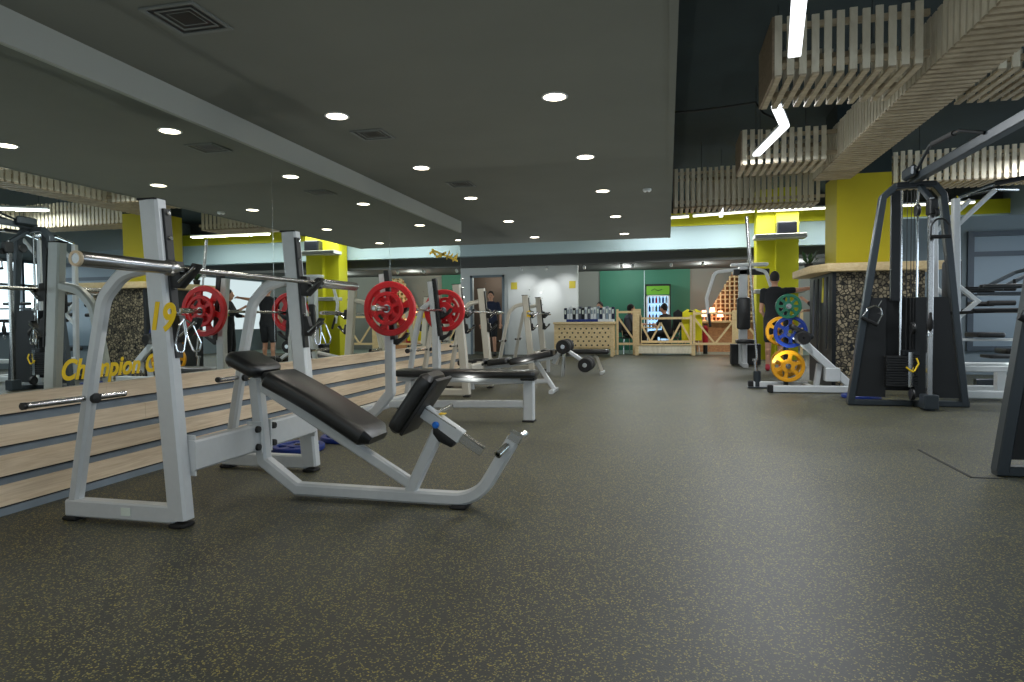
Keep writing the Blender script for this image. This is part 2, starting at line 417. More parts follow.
def vent(x, y, label, s=.3):
    t = thing('ceiling_vent', label, 'air vent', (x, y, HC), 'square ceiling diffusers')
    for k, a in enumerate((s/2, s/2*.68, s/2*.44, s/2*.22)):
        z = -.012+.004*k; w = .022 if k == 0 else .012
        m = MB()
        prof = lambda q, zz: [(-q, -q, zz), (q, -q, zz), (q, q, zz), (-q, q, zz)]
        m.loft([prof(a, z), prof(a-w, z+.002), prof(a-w, z+.01), prof(a, z+.01)], False, True)
        m.build('outer_frame' if k == 0 else 'louvre_ring', 'grille', t)
    MB().b2((-s*.46, -s*.46, -.003), (s*.46, s*.46, -.001)).build('backing', 'black', t)
vent(-2.53, 3.09, 'square ceiling vent nearest the camera, at the top edge of the view', .33)
vent(-2.53, 5.38, 'square ceiling vent beside the nearest left-row downlight')
vent(-2.43, 7.6, 'square ceiling vent farthest away in the dropped ceiling')
t = thing('smoke_detector', 'small white smoke detector near the dropped ceiling edge', 'smoke detector', (-.25, 8.54, HC))
MB().lathe([(0, 0), (.055, 0), (.055, -.02), (.04, -.035), (0, -.035)], (0, 0, 0), (0, 0, 1)).build('housing', 'white', t)
MB().lathe([(0, -.035), (.015, -.035), (.012, -.045), (0, -.045)], (0, 0, 0), (0, 0, 1), 12).build('sensor', 'grille', t)

def slat_box(label, x0, x1, y0, y1, z0, z1, along='X', pitch=.092, w=.055, end=True):
    t = thing('slatted_ceiling_baffle', label, 'ceiling baffle', ((x0+x1)/2, (y0+y1)/2, z0), 'suspended slatted timber boxes')
    cx, cy = (x0+x1)/2, (y0+y1)/2
    def B(m, a, b): m.b2((a[0]-cx, a[1]-cy, a[2]-z0), (b[0]-cx, b[1]-cy, b[2]-z0))
    front = MB(); back = MB(); bot = MB(); rnd = random.Random(int(x0*100+y0*10))
    n = int(((x1-x0) if along == 'X' else (y1-y0))/pitch)
    for k in range(n+1):
        j = rnd.uniform(-.012, .012); q = rnd.uniform(-.02, .02)
        if along == 'X':
            x = x0+k*pitch
            B(front, (x, y0, z0), (x+w, y0+.02, z1+j)); B(back, (x, y1-.02, z0), (x+w, y1, z1-j)); B(bot, (x+.004, y0-.006+q*.5, z0-.02), (x+w-.004, y1+.03+q, z0))
        else:
            y = y0+k*pitch
            B(front, (x0, y, z0), (x0+.02, y+w, z1+j)); B(back, (x1-.02, y, z0), (x1, y+w, z1-j)); B(bot, (x0-.006, y+.004, z0-.02), (x1+.006, y+w-.004, z0))
    for zz in (z0+.06, z1-.1):
        rail = MB(); rail2 = MB()
        if along == 'X':
            B(rail, (x0, y0+.02, zz), (x1+.1, y0+.06, zz+.045)); B(rail2, (x0, y1-.06, zz), (x1+.1, y1-.02, zz+.045))
        else:
            B(rail, (x0+.02, y0, zz), (x0+.06, y1, zz+.045)); B(rail2, (x1-.06, y0, zz), (x1-.02, y1, zz+.045))
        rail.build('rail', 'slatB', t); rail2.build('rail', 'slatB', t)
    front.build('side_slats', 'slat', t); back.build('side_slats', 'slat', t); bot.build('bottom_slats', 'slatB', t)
    if end and along == 'X':
        e = MB(); B(e, (x0-.02, y0, z0-.02), (x0, y1, z1)); e.build('end_panel', 'ply', t)
    for a in (.2, .8):
        wires = MB()
        if along == 'X': p = V((x0+(x1-x0)*a, (y0+y1)/2, z1-.1))
        else: p = V(((x0+x1)/2, y0+(y1-y0)*a, z1-.1))
        wires.tube([p-V((cx, cy, z0)), V((p.x-cx, p.y-cy, 4.0-z0))], .004, 5)
        wires.build('suspension_wire', 'cable', t)
slat_box('slatted timber ceiling box nearest the camera, left of the long beam behind the hanging tube', .84, 1.86, 5.66, 6.45, 2.93, 3.40)
slat_box('small slatted timber ceiling box left of the long beam, behind the bent tube light', .92, 1.92, 8.73, 9.4, 2.93, 3.34)
slat_box('wide slatted timber ceiling baffle reaching from the dropped ceiling to the yellow column', .12, 2.36, 11.4, 12.0, 2.86, 3.5)
slat_box('long slatted timber beam running overhead from the camera to the yellow column', 2.02, 2.5, .5, 10.08, 2.95, 3.36, 'Y', .105, .072)
slat_box('slatted timber ceiling baffle right of the yellow column over the cable tower', 3.05, 5.6, 10.4, 10.95, 2.9, 3.34, end=False)
slat_box('slatted timber ceiling box right of the long beam, near the upper right corner', 2.56, 3.9, 6.0, 6.8, 2.95, 3.36, end=False)
slat_box('slatted timber baffle along the window side, seen in the mirror', 5.7, 6.2, 4.4, 10.6, 2.85, 3.3, 'Y')

def tube_light(p0, p1, label, w=.09, m='tube', grp='hanging linear LED lights', en=22, wires=True):
    p0 = V(p0); p1 = V(p1); c = (p0+p1)/2
    t = thing('linear_led_light', label, 'ceiling light', c, grp)
    a = p0-c; b = p1-c
    MB().sweep([a+V((0, 0, .035)), b+V((0, 0, .035))], w*.9, .04, (b-a).cross(V((0, 0, 1)))).build('housing', 'white', t)
    MB().sweep([a, b], w, .035, (b-a).cross(V((0, 0, 1)))).build('diffuser', m, t)
    if wires:
        for q in (.15, .85): p = a+(b-a)*q; MB().tube([p+V((0, 0, .05)), V((p.x, p.y, 4.0-c.z))], .003, 5).build('suspension_wire', 'cable', t)
    l = bpy.data.lights.new('tube_lamp', 'AREA'); l.shape = 'RECTANGLE'; l.size = (b-a).length*.98; l.size_y = w*.9; l.energy = en*2; l.color = (.93, .97, 1)
    lo = bpy.data.objects.new('tube_lamp', l); C.objects.link(lo); lo.parent = t; lo.location = (0, 0, -.022)
    d = b-a; lo.rotation_euler = (0, 0, math.atan2(d.y, d.x))
tube_light((.72, 3.9, 2.95), (.925, 5.3, 2.95), 'white linear tube light hanging nearest the camera, in front of the slatted box')
tube_light((1.01, 6.7, 3.0), (1.2, 7.4, 3.0), 'short upper tube of the bent linear light behind the nearest slatted box')
tube_light((1.2, 7.42, 3.0), (1.07, 8.6, 3.0), 'lower tube of the bent linear light in front of the small slatted box')
tube_light((.93, 12.2, 2.96), (.98, 12.9, 2.9), 'tiny bright tube light under the wide far baffle', .07, en=10)
tube_light((4.7, 10.1, 3.15), (5.65, 9.6, 3.16), 'linear tube light over the window side, seen in the mirror', en=30)
strips = [((-2.0, 16.3, 3.36), (.5, 16.25, 3.42), 'left length of the warm LED strip along the yellow beam'),
          ((.6, 16.2, 3.42), (1.95, 16.0, 3.44), 'middle length of the warm LED strip along the yellow beam'),
          ((2.02, 16.0, 3.44), (3.5, 16.0, 3.44), 'LED strip length ending behind the yellow column'),
          ((3.9, 16.0, 3.42), (6.4, 16.0, 3.42), 'right length of the warm LED strip beyond the cable tower')]
for a, b, lb in strips: tube_light(a, b, lb, .1, 'strip', 'warm LED strips along the far yellow beam', 26)
cb = MB().tube([(XE+.03, 7.62, 3.3), (.30, 7.6, 3.29), (.56, 7.59, 3.30), (.93, 7.56, 3.32), (.96, 7.56, 3.27), (1.0, 7.5, 3.18), (1.1, 7.45, 3.10), (1.17, 7.43, 3.06)], .012, 6)
tag(cb.build('power_cable', 'cable'), 'black cable looping from the dropped ceiling edge to the bent tube light', 'cable')

# ------------------------------------------------------------------ plates, bars
def plate(label, loc, R, col, th=.045, n=6, rz=0, group='weight plates', ax=(0, 1, 0)):
    t = thing('weight_plate', label, 'weight plate', loc, group)
    m = MB(); ax = V(ax)
    m.lathe([(R*.80, -th*.5), (R*.97, -th*.5), (R, -th*.3), (R, th*.3), (R*.97, th*.5), (R*.80, th*.5), (R*.77, th*.2), (R*.77, -th*.2)], (0, 0, 0), ax, 40, True)
    m.lathe([(.028, -th*.45), (R*.40, -th*.45), (R*.42, -th*.2), (R*.42, th*.2), (R*.40, th*.45), (.028, th*.45)], (0, 0, 0), ax, 28, True)
    u = V((0, 0, 1)) if abs(ax.z) < .5 else V((1, 0, 0)); v = ax.cross(u).normalized()
    for k in range(n):
        a = 2*PI*k/n+rz; d = u*math.cos(a)+v*math.sin(a); sd = ax.cross(d)
        m.loft([[ax*q+sd*s+d*(R*.38) for q, s in ((-th*.3, -R*.13), (-th*.3, R*.13), (th*.3, R*.13), (th*.3, -R*.13))],
                [ax*q+sd*s+d*(R*.60) for q, s in ((-th*.3, -R*.09), (-th*.3, R*.09), (th*.3, R*.09), (th*.3, -R*.09))],
                [ax*q+sd*s+d*(R*.80) for q, s in ((-th*.3, -R*.16), (-th*.3, R*.16), (th*.3, R*.16), (th*.3, -R*.16))]])
    m.build('plate_body', col, t)
    MB().lathe([(.0255, -th*.5-.002), (.036, -th*.5-.002), (.036, th*.5+.002), (.0255, th*.5+.002)], (0, 0, 0), ax, 20, True).build('steel_hub', 'bar', t)
    return t
def barbell(label, loc, L=2.2, inner=1.31, along='Y', sleeve=.025):
    t = thing('barbell', label, 'barbell', loc, 'olympic barbells')
    d = V((0, 1, 0)) if along == 'Y' else V((0, 0, 1))
    MB().tube([d*-inner/2, d*0, d*inner/2], .014, 14).build('shaft', 'bar', t)
    for s in (-1, 1):
        MB().lathe([(0, 0), (.038, 0), (.038, .03), (sleeve, .035), (sleeve, (L-inner)/2-.01), (sleeve*.8, (L-inner)/2), (0, (L-inner)/2)], d*s*inner/2, d*s, 20).build('sleeve', 'bar', t)
        MB().lathe([(sleeve*.66, 0), (sleeve*1.0, 0), (sleeve*1.0, .012), (sleeve*.66, .012)], d*s*(L/2-.01), d*s, 20, True).build('end_ring', 'slatB' if s < 0 else 'chrome', t)
    return t
def spring_collar(label, p):
    t = thing('wire_clip', label, 'spring clip', p, 'wire spring collars hanging on hooks')
    m = MB()
    for a in (-1, 1):
        m.tube(fillet([(0, 0, 0), (.02*a+.01, .02*a, -.03), (.02+.03*a, .05*a, -.12), (.02+.025*a, .045*a, -.155), (.02+.012*a, .02*a, -.16), (.01, .004*a, -.08), (0, .003*a, -.01)], .012, 3), .0045, 7)
    m.build('wire_loops', 'chrome', t)
    return t

# ------------------------------------------------------------------ rack 1 (incline press station)
def rack_side(y, H=1.58, x_top=-2.42, x_bot=-2.30, m='steel', base=True):
    s = MB()
    s.sweep([(x_bot, y, .035), (x_top, y, H)], .075, .105, (0, 1, 0), .012)
    f = MB(); f.sweep(fillet([(-2.935, y, .03), (-2.79, y, .79), (-2.715, y, 1.12), (-2.60, y, 1.235), (x_top+.0, y, 1.27)], .16, 5), .06, .062, (0, 1, 0), .014)
    b = MB().sweep([(-2.955, y, .062), (x_bot-.03, y, .062)], .07, .085, (0, 1, 0), .008)
    return s, f, b
def make_rack(Yc, label, half=.595, H=1.58, m='steel', dx=0., pegs=True, hooks_z=(1.24, .98)):
    t = thing('barbell_rack', label, 'weight rack', (-2.5, Yc, 0), 'bench press racks along the mirror')
    def L(mb):   # world -> local shift
        bmesh.ops.translate(mb.bm, verts=mb.bm.verts, vec=(2.5+dx, 0, 0)); return mb
    for s in (-1, 1):
        y = s*half
        a, f, b = rack_side(y, H, m=m)
        up = L(a).build('upright', m, t); rl = L(f).build('rear_leg', m, t); fb = L(b).build('foot_beam', m, t)
        L(MB().sweep([(-2.425, y, H), (-2.425, y, H+.008)], .08, .11, (0, 1, 0))).build('top_cap', 'rubber', up)
        for x in (-2.93, -2.30):
            L(MB().box((x, y, .010), (.085, .09, .02), None, .006)).build('rubber_foot', 'rubber', fb)
        # drilled black hook plate on the room side of the upright
        hp = MB(); y1 = y+s*-.02
        hp.sweep([(-2.31, y1, .82), (-2.362, y1, H-.04)], .05, .018, (0, 1, 0), .003); hpo = L(hp).build('hook_plate', 'black', t)
        bolts = MB()
        for k in range(6):
            z = .92+k*.12; xx = -2.30-.052*(z-.82)/.74
            bolts.lathe([(0, 0), (.011, 0), (.009, .008), (0, .008)], (xx, y1, z), (1, 0, 0), 10)
        L(bolts).build('bolt_row', 'chrome', hpo)
        for hz in hooks_z:
            h = MB(); poly = [(0, -.07), (.05, -.075), (.135, .005), (.15, .04), (.125, .045), (.095, -.005), (.06, -.01), (.045, .055), (0, .06)]
            h.prism(poly, (-2.33, y1, hz-.01), (1, 0, 0), (0, 0, 1), .045, .004); ho = L(h).build('bar_hook', 'black', t)
            hh = MB(); hh.tube([(-2.28, y1-.024*1, hz-.055), (-2.19, y1-.024, hz+.012)], .007, 6); L(hh).build('hook_lip', 'chrome', ho)
        if pegs:
            pg = MB().tube([(-2.825, y-s*-.0+(-.34 if s < 0 else .30), .62), (-2.825, y+(.22 if s < 0 else -.22), .615)], .0155, 12); po = L(pg).build('storage_peg', 'bar', t)
            bc = MB().lathe([(0, 0), (.026, 0), (.026, .02), (0, .024)], (-2.795, y, .617), (1, 0, 0), 14); L(bc).build('peg_bolt', 'black', po)
            pc = MB().lathe([(0, -.006), (.017, -.006), (.017, .012), (0, .012)], (-2.825, y-.34 if s < 0 else y-.22, .62), (0, -1, 0), 14); L(pc).build('peg_cap', 'black', po)
    for s in (-1, 1):
        br = L(MB().sweep([(-2.27, s*(half-.03), .34), (-2.27, s*.052, .34)], .07, .15, (1, 0, 0), .01)).build('cross_brace', m, t)
        L(MB().b2((-2.315, s*.040, .25), (-2.225, s*.052, .43))).build('joint_plate', m, br)
        for z in (.29, .39): L(MB().lathe([(0, 0), (.02, 0), (.018, .016), (0, .018)], (-2.235, s*.075, z), (1, 0, 0), 14)).build('bolt', 'black', br)
    for s in (-1, 1):
        L(MB().box((-2.285, s*(half-.041), .34), (.08, .008, .2))).build('brace_bracket', m, t)
    return t
r1 = make_rack(3.28, 'nearest silver barbell rack, with a yellow number on its near upright')
# sticker and painted number
tag(MB().b2((-.115, -.634, .045), (-.06, -.632, .085)).build('sticker', 'sticker', r1), 'small white maker sticker', None)
def text_obj(s, size, name, m, loc, rot, parent=None, ext=.0015, shear=0, sx=1):
    cu = bpy.data.curves.new(name+'_c', 'FONT'); cu.body = s; cu.size = size; cu.extrude = ext; cu.shear = shear; cu.offset = size*.03
    cu.align_x = 'LEFT'; tmp = bpy.data.objects.new(name+'_t', cu); C.objects.link(tmp)
    dg = bpy.context.evaluated_depsgraph_get(); me = bpy.data.meshes.new_from_object(tmp.evaluated_get(dg))
    bpy.data.objects.remove(tmp)
    me.materials.clear(); me.materials.append(M[m]); o = bpy.data.objects.new(name, me); C.objects.link(o)
    o.location = loc; o.rotation_euler = rot; o.scale = (sx, 1, 1)
    if parent: o.parent = parent
    return o
o = text_obj('19', .185, 'painted_number', 'ytext', (.070, -.6345, .965), (PI/2, math.radians(5), 0), r1, shear=.12, sx=.80)
o['label'] = 'yellow painted number 19'
barbell('long steel barbell resting on the nearest rack, without plates', (-2.245, 3.26, 1.245), 2.34, 1.31, sleeve=.031)
spring_collar('wire spring collar hanging from the lower hook of the nearest rack, near upright', (-2.235, 2.66, 1.01))
spring_collar('wire spring collar hanging from the lower hook of the nearest rack, far upright', (-2.21, 3.86, 1.0))

# incline bench 1 (plane y = 3.28)
b1 = thing('incline_bench', 'silver framed incline bench with black pads in front of the nearest rack', 'weight bench', (-1.6, 3.28, 0))
def P(x, z, y=0): return (x+1.6, y, z)
W = .072
MB().sweep([P(-2.285, .66), P(-2.245, .20)]+fillet([P(-2.03, .05), P(-1.35, .045), P(-.975, .045), P(-.775, .375)], .22, 8), W, .068, (0, 1, 0), .012).build('main_frame', 'steel', b1)
MB().sweep([P(-2.31, .665), P(-1.31, .09)], .05, .06, (0, 1, 0), .01).build('spine_beam', 'steel', b1)
MB().sweep([P(-1.355, .06), P(-1.19, .40)], .055, .065, (0, 1, 0), .01).build('seat_post', 'steel', b1)
MB().sweep([P(-2.40, .752), P(-2.18, .645), P(-1.72, .385)], .09, .014, (0, 1, 0), .003).build('pad_rail', 'steel', b1)
def curved_pad(name, a, b, T, Wd, parent, bow=0, taper=1, er=.03):
    """pad whose underside runs a->b in the xz plane; T thickness, Wd width"""
    a = V((a[0]+1.6, 0, a[1])); b = V((b[0]+1.6, 0, b[1])); d = (b-a); Ln = d.length; d.normalize(); n = V((-d.z, 0, d.x))
    if n.z < 0: n = -n
    yv = V((0, 1, 0)); m = MB(); rings = []
    N = 16
    def section(u, w, t0, t1):
        pts = []
        for (ss, tt, a0) in ((1, 1, 0), (-1, 1, 90), (-1, -1, 180), (1, -1, 270)):
            for k in range(4):
                an = math.radians(a0+30*k); r = min(er, (t1-t0)*.49, w*.49)
                pts.append((ss*(w/2-r)+r*math.cos(an), (t1-r if tt > 0 else t0+r)+r*math.sin(an)))
        return [a+d*(u*Ln)+yv*p+n*(q+bow*math.sin(PI*u)) for p, q in pts]
    for k in range(N+1):
        u = k/N; e = min(u, 1-u)*Ln
        f = 1 if e > er*1.6 else math.sqrt(max(0, 1-(1-e/(er*1.6))**2))
        w = (Wd*(1+(taper-1)*u))*(.72+.28*f) if f < 1 else Wd*(1+(taper-1)*u)
        tt = T*(.45+.55*f); rings.append(section(u, w, (T-tt)/2, (T+tt)/2))
    # finer ends
    m.loft(rings); return m.build(name, 'pad', parent)
curved_pad('headrest_pad', (-2.42, .765), (-2.215, .668), .08, .27, b1)
curved_pad('back_pad', (-2.20, .655), (-1.56, .31), .092, .30, b1, bow=.012)
curved_pad('seat_pad', (-1.375, .38), (-1.165, .685), .085, .27, b1)
# chrome seat adjuster
ds = V((.165, 0, -.115)).normalized()
q0 = V(P(-1.265, .505)); q1 = V(P(-1.06, .372)); q2 = V(P(-.945, .30))
MB().sweep([q0, q1], .062, .07, (0, 1, 0), .005).build('seat_slider_sleeve', 'steel', b1)
MB().sweep([q0+(q1-q0)*.9, q2], .045, .05, (0, 1, 0), .004).build('seat_slider_bar', 'chrome', b1)
MB().sweep([q0+V((-.01, 0, .035)), q0+(q1-q0)*.9+V((.0, 0, .037))], .064, .006, (0, 1, 0), .001).build('slider_face', 'chrome', b1)
MB().prism([(0, 0), (.13, -.09), (.10, -.12), (.03, -.09), (0, -.05)], P(-1.21, .44), (1, 0, 0), (0, 0, 1), .066, .004).build('slider_bracket', 'black', b1)
MB().lathe([(0, 0), (.018, 0), (.018, .014), (.012, .02), (0, .02)], P(-1.19, .44, -.034), (0, -1, 0), 16).build('blue_lever', 'bluebtn', b1)
MB().b2(P(-1.18, .492, -.02), P(-1.15, .497, .02)).build('yellow_sticker', 'ytext', b1)
MB().tube([P(-1.19, .50, .0), P(-1.17, .515, .16)], .013, 10).build('pull_pin', 'chrome', b1)
MB().prism([(0, 0), (.205, .29), (.192, .30), (-.013, .01)], P(-1.352, .388), (1, 0, 0), (0, 0, 1), .24, .002).build('seat_backing_plate', 'black', b1)
# foot end
MB().sweep([P(-.775, .365), P(-.755, .40)], .078, .072, (0, 1, 0), .004).build('chrome_end_cap', 'chrome', b1)
MB().lathe([(.012, 0), (.02, 0), (.02, .10), (.012, .10)], P(-.80, .345, -.02), (-.35, -.8, -.35), 14, True).build('foot_peg', 'chrome', b1)
MB().lathe([(.012, 0), (.02, 0), (.02, .10), (.012, .10)], P(-.765, .37, .02), (.2, .9, .1), 14, True).build('foot_peg', 'chrome', b1)
MB().box(P(-1.07, .008), (.09, .12, .018), None, .006).build('rubber_foot', 'rubber', b1)

# ------------------------------------------------------------------ rack 2: flat bench with loaded bar
t = thing('barbell_rack', 'second silver barbell rack, carrying the bar with red plates', 'weight rack', (-2.5, 6.19, 0), 'bench press racks along the mirror')
for s in (-1, 1):
    y = s*.62; H = 1.42
    MB().sweep(fillet([(-.28, y, .04), (-.13, y, .16), (.02, y, .33), (.02, y, .9), (-.03, y, H)], .03, 3), .07, .085, (0, 1, 0), .01).build('upright', 'steel', t)
    if s > 0: MB().sweep(fillet([(-.36, y, .04), (-.22, y, .86), (-.15, y, 1.12), (-.02, y, 1.2)], .1, 4), .05, .055, (0, 1, 0), .01).build('rear_leg', 'steel', t)
    MB().sweep([(-.42, y, .05), (-.16, y, .05)], .07, .075, (0, 1, 0), .008).build('foot_beam', 'steel', t)
    MB().box((-.4, y, .01), (.08, .1, .02), None, .004).build('rubber_foot', 'rubber', t)
    MB().sweep([(.068, y-.01, .82), (.008, y-.01, H+.03)], .075 if s < 0 else .05, .05, (0, 1, 0), .004).build('hook_plate', 'black', t)
    for hz in (1.1, .86):
        MB().prism([(0, -.06), (.05, -.07), (.15, .0), (.165, .04), (.14, .045), (.1, .0), (.05, -.012), (.04, .05), (0, .05)], (.045, y, hz-.02), (1, 0, 0), (0, 0, 1), .045, .004).build('bar_hook', 'black', t)
    if s < 0: continue
    MB().tube([(-.27, y-.12, .66), (-.27, y+.30, .66)], .0155, 12).build('storage_peg', 'bar', t)
    MB().lathe([(0, 0), (.026, 0), (.026, .03), (0, .03)], (-.27, y-.14, .66), (0, 1, 0), 12).build('peg_cap', 'black', t)
MB().sweep([(-.3, -.6, .14), (-.3, .6, .14)], .07, .09, (1, 0, 0), .008).build('cross_brace', 'steel', t)
barbell('steel barbell loaded with red plates on the second rack', (-2.41, 6.19, 1.10))
plate('large red plate on the near end of the loaded bar', (-2.41, 5.42, 1.10), .245, 'red', .05, 6, .3, 'red weight plates')
plate('small red plate outside the large one on the near end of the loaded bar', (-2.41, 5.37, 1.10), .15, 'red', .035, 6, .1, 'red weight plates')
plate('large red plate on the far end of the loaded bar', (-2.41, 6.89, 1.10), .235, 'red', .05, 6, .5, 'red weight plates')
plate('small red plate on the outer side of the far end of the loaded bar', (-2.41, 6.945, 1.10), .15, 'red', .035, 6, .2, 'red weight plates')
b = thing('flat_bench', 'flat bench with black pad and silver legs at the second rack', 'weight bench', (-1.95, 6.19, 0))
m = MB(); m.prism(rrect(1.45, .29, .06, 5), (0, 0, .465), (1, 0, 0), (0, 1, 0), .07, .028); m.build('bench_pad', 'pad', b)
MB().sweep([(-.72, 0, .40), (.66, 0, .40)], .06, .05, (0, 1, 0), .008).build('pad_rail', 'steel', b)
MB().sweep([(.64, 0, .02), (.64, 0, .40)], .09, .105, (0, 1, 0), .01).build('leg', 'steel', b)
MB().sweep([(-.83, 0, .14), (.6, 0, .17)], .06, .075, (0, 1, 0), .008).build('base_beam', 'steel', b)
MB().box((.64, 0, .42), (.14, .16, .03), None, .006).build('pad_bracket', 'black', b)
MB().box((.64, 0, .008), (.12, .12, .016), None, .004).build('rubber_foot', 'rubber', b)
MB().sweep([(-.55, 0, .02), (-.55, 0, .40)], .06, .06, (0, 1, 0), .01).build('leg', 'steel', b)

# ------------------------------------------------------------------ racks 3 and 4
r3 = make_rack(8.6, 'third silver barbell rack, behind the decline bench', .57, 1.45, 'steel_warm', -.22, hooks_z=(1.1, .9))
barbell('bare barbell on the third rack, behind the decline bench', (-2.46, 8.6, 1.10))
r4 = make_rack(11.9, 'farthest silver barbell rack, in front of the white wall', .6, 1.42, 'steel_warm', -.03, hooks_z=(1.1, .88))
mk = MB()
for a, bq in (((0, .12), (.0, .02)), ((.02, .13), (.05, .09)), ((.05, .09), (.02, .05)), ((.02, .05), (.05, .02))):
    mk.sweep([(.1+a[0], -.640, 1.02+a[1]), (.1+bq[0], -.640, 1.02+bq[1])], .004, .03, (0, 1, 0), .001)
o = mk.build('painted_number', 'ytext', r4); o['label'] = 'yellow brushed number, illegible at this distance'
barbell('bare barbell on the farthest rack', (-2.30, 11.9, 1.10), 2.1)
# decline bench at rack 3
b = thing('decline_bench', 'decline bench with black pads and foam leg rollers at the third rack', 'weight bench', (-1.9, 8.7, 0))
def cp3(name, a, bb, T, Wd):
    a = V((a[0]+1.9, 0, a[1])); bb = V((bb[0]+1.9, 0, bb[1])); d = (bb-a).normalized(); n = V((-d.z, 0, d.x))
    m = MB(); m.prism(rrect((bb-a).length, Wd, .05, 4), (a+bb)/2+n*T/2, d, (0, 1, 0), T, .024); m.build(name, 'pad', b)
cp3('headrest_pad', (-2.83, .36), (-2.42, .38), .08, .27); cp3('back_pad', (-2.41, .36), (-2.1, .40), .085, .28); cp3('seat_pad', (-2.09, .37), (-1.48, .50), .09, .28)
MB().sweep([(-.85, 0, .30), (-.2, 0, .37), (.45, 0, .49)], .06, .05, (0, 1, 0), .008).build('pad_rail', 'steel', b)
MB().sweep([(.15, 0, .44), (.42, 0, .03)], .06, .06, (0, 1, 0), .01).build('front_leg', 'steel', b)
MB().sweep([(.40, -.22, .03), (.40, .22, .03)], .06, .05, (1, 0, 0), .008).build('foot_bar', 'steel', b)
MB().sweep([(-.75, 0, .30), (-.75, 0, .03)], .06, .06, (0, 1, 0), .01).build('rear_leg', 'steel', b)
MB().sweep([(-.75, 0, .12), (.33, 0, .16)], .05, .06, (0, 1, 0), .01).build('base_beam', 'steel', b)
MB().sweep(fillet([(.40, 0, .40), (.52, 0, .62), (.85, 0, .40)], .03, 3), .05, .05, (0, 1, 0), .008).build('roller_arm', 'steel', b)
MB().sweep([(.55, 0, .62), (.53, 0, .22)], .05, .045, (0, 1, 0), .008).build('adjuster_bar', 'chrome', b)
for x, z in ((.56, .63), (.85, .39)):
    for s in (-1, 1):
        fr = MB().lathe([(.014, 0), (.085, 0), (.095, .02), (.095, .17), (.085, .19), (.014, .19)], (x, s*.03, z), (0, s, 0), 22, True).build('foam_roller', 'rubber', b)
        MB().lathe([(0, 0), (.03, 0), (.03, .006), (0, .006)], (x, s*.221, z), (0, s, 0), 14).build('roller_cap', 'chrome', fr)
# bench at rack 4
b = thing('flat_bench', 'dark flat bench with a curved silver leg at the farthest rack', 'weight bench', (-1.65, 11.9, 0))
MB().prism(rrect(1.25, .28, .05, 4), (0, 0, .40), (1, 0, 0), (0, 1, 0), .08, .028).build('bench_pad', 'pad', b)
MB().sweep([(-.6, 0, .33), (.35, 0, .33)], .06, .05, (0, 1, 0), .008).build('pad_rail', 'steel', b)
MB().sweep(fillet([(-.35, 0, .16), (-.3, 0, .33), (.28, 0, .36), (.40, 0, .3), (.5, 0, .02)], .08, 4), .06, .055, (0, 1, 0), .01).build('curved_leg', 'steel_warm', b)
MB().sweep([(-.5, 0, .02), (-.5, 0, .36)], .06, .06, (0, 1, 0), .01).build('leg', 'steel', b)
MB().sweep([(.5, -.2, .025), (.5, .2, .025)], .06, .05, (1, 0, 0), .01).build('foot_bar', 'steel', b)
# blue plates on the floor between rack 1 and 2
for i, (x, y, z) in enumerate(((-2.78, 4.5, .022), (-2.62, 4.95, .022))):
    plate(('blue plate lying flat on the floor behind the incline bench', 'blue plate lying flat on the floor just beyond the other one')[i], (x, y, z), .2, 'blue', .04, 6, 0, 'blue plates on the floor', (0, 0, 1))

# lettering on the mirror
o = text_obj('Champion Gym', .165, 'mirror_lettering', 'ytext', (MX+.001, 3.01, .668), (PI/2, 0, PI/2), None, .0008, .3, .84)
tag(o, 'yellow brush lettering on the mirror just above the planks', 'lettering')
m = MB()
rs = random.Random(3); y = 9.0
for k in range(9):
    a = (MX+.003, y, 1.99+rs.uniform(-.05, .05)); bq = (MX+.003, y+.1+rs.uniform(0, .08), 2.03+rs.uniform(-.08, .08))
    m.sweep([a, bq], .002, .035, (1, 0, 0), .0005); y += .15
m.sweep([(MX+.003, 9.1, 2.03), (MX+.003, 10.3, 1.97)], .002, .03, (1, 0, 0), .0005)
tag(m.build('mirror_lettering', 'ytext'), 'small yellow brush scrawl high on the farthest mirror pane', 'lettering')

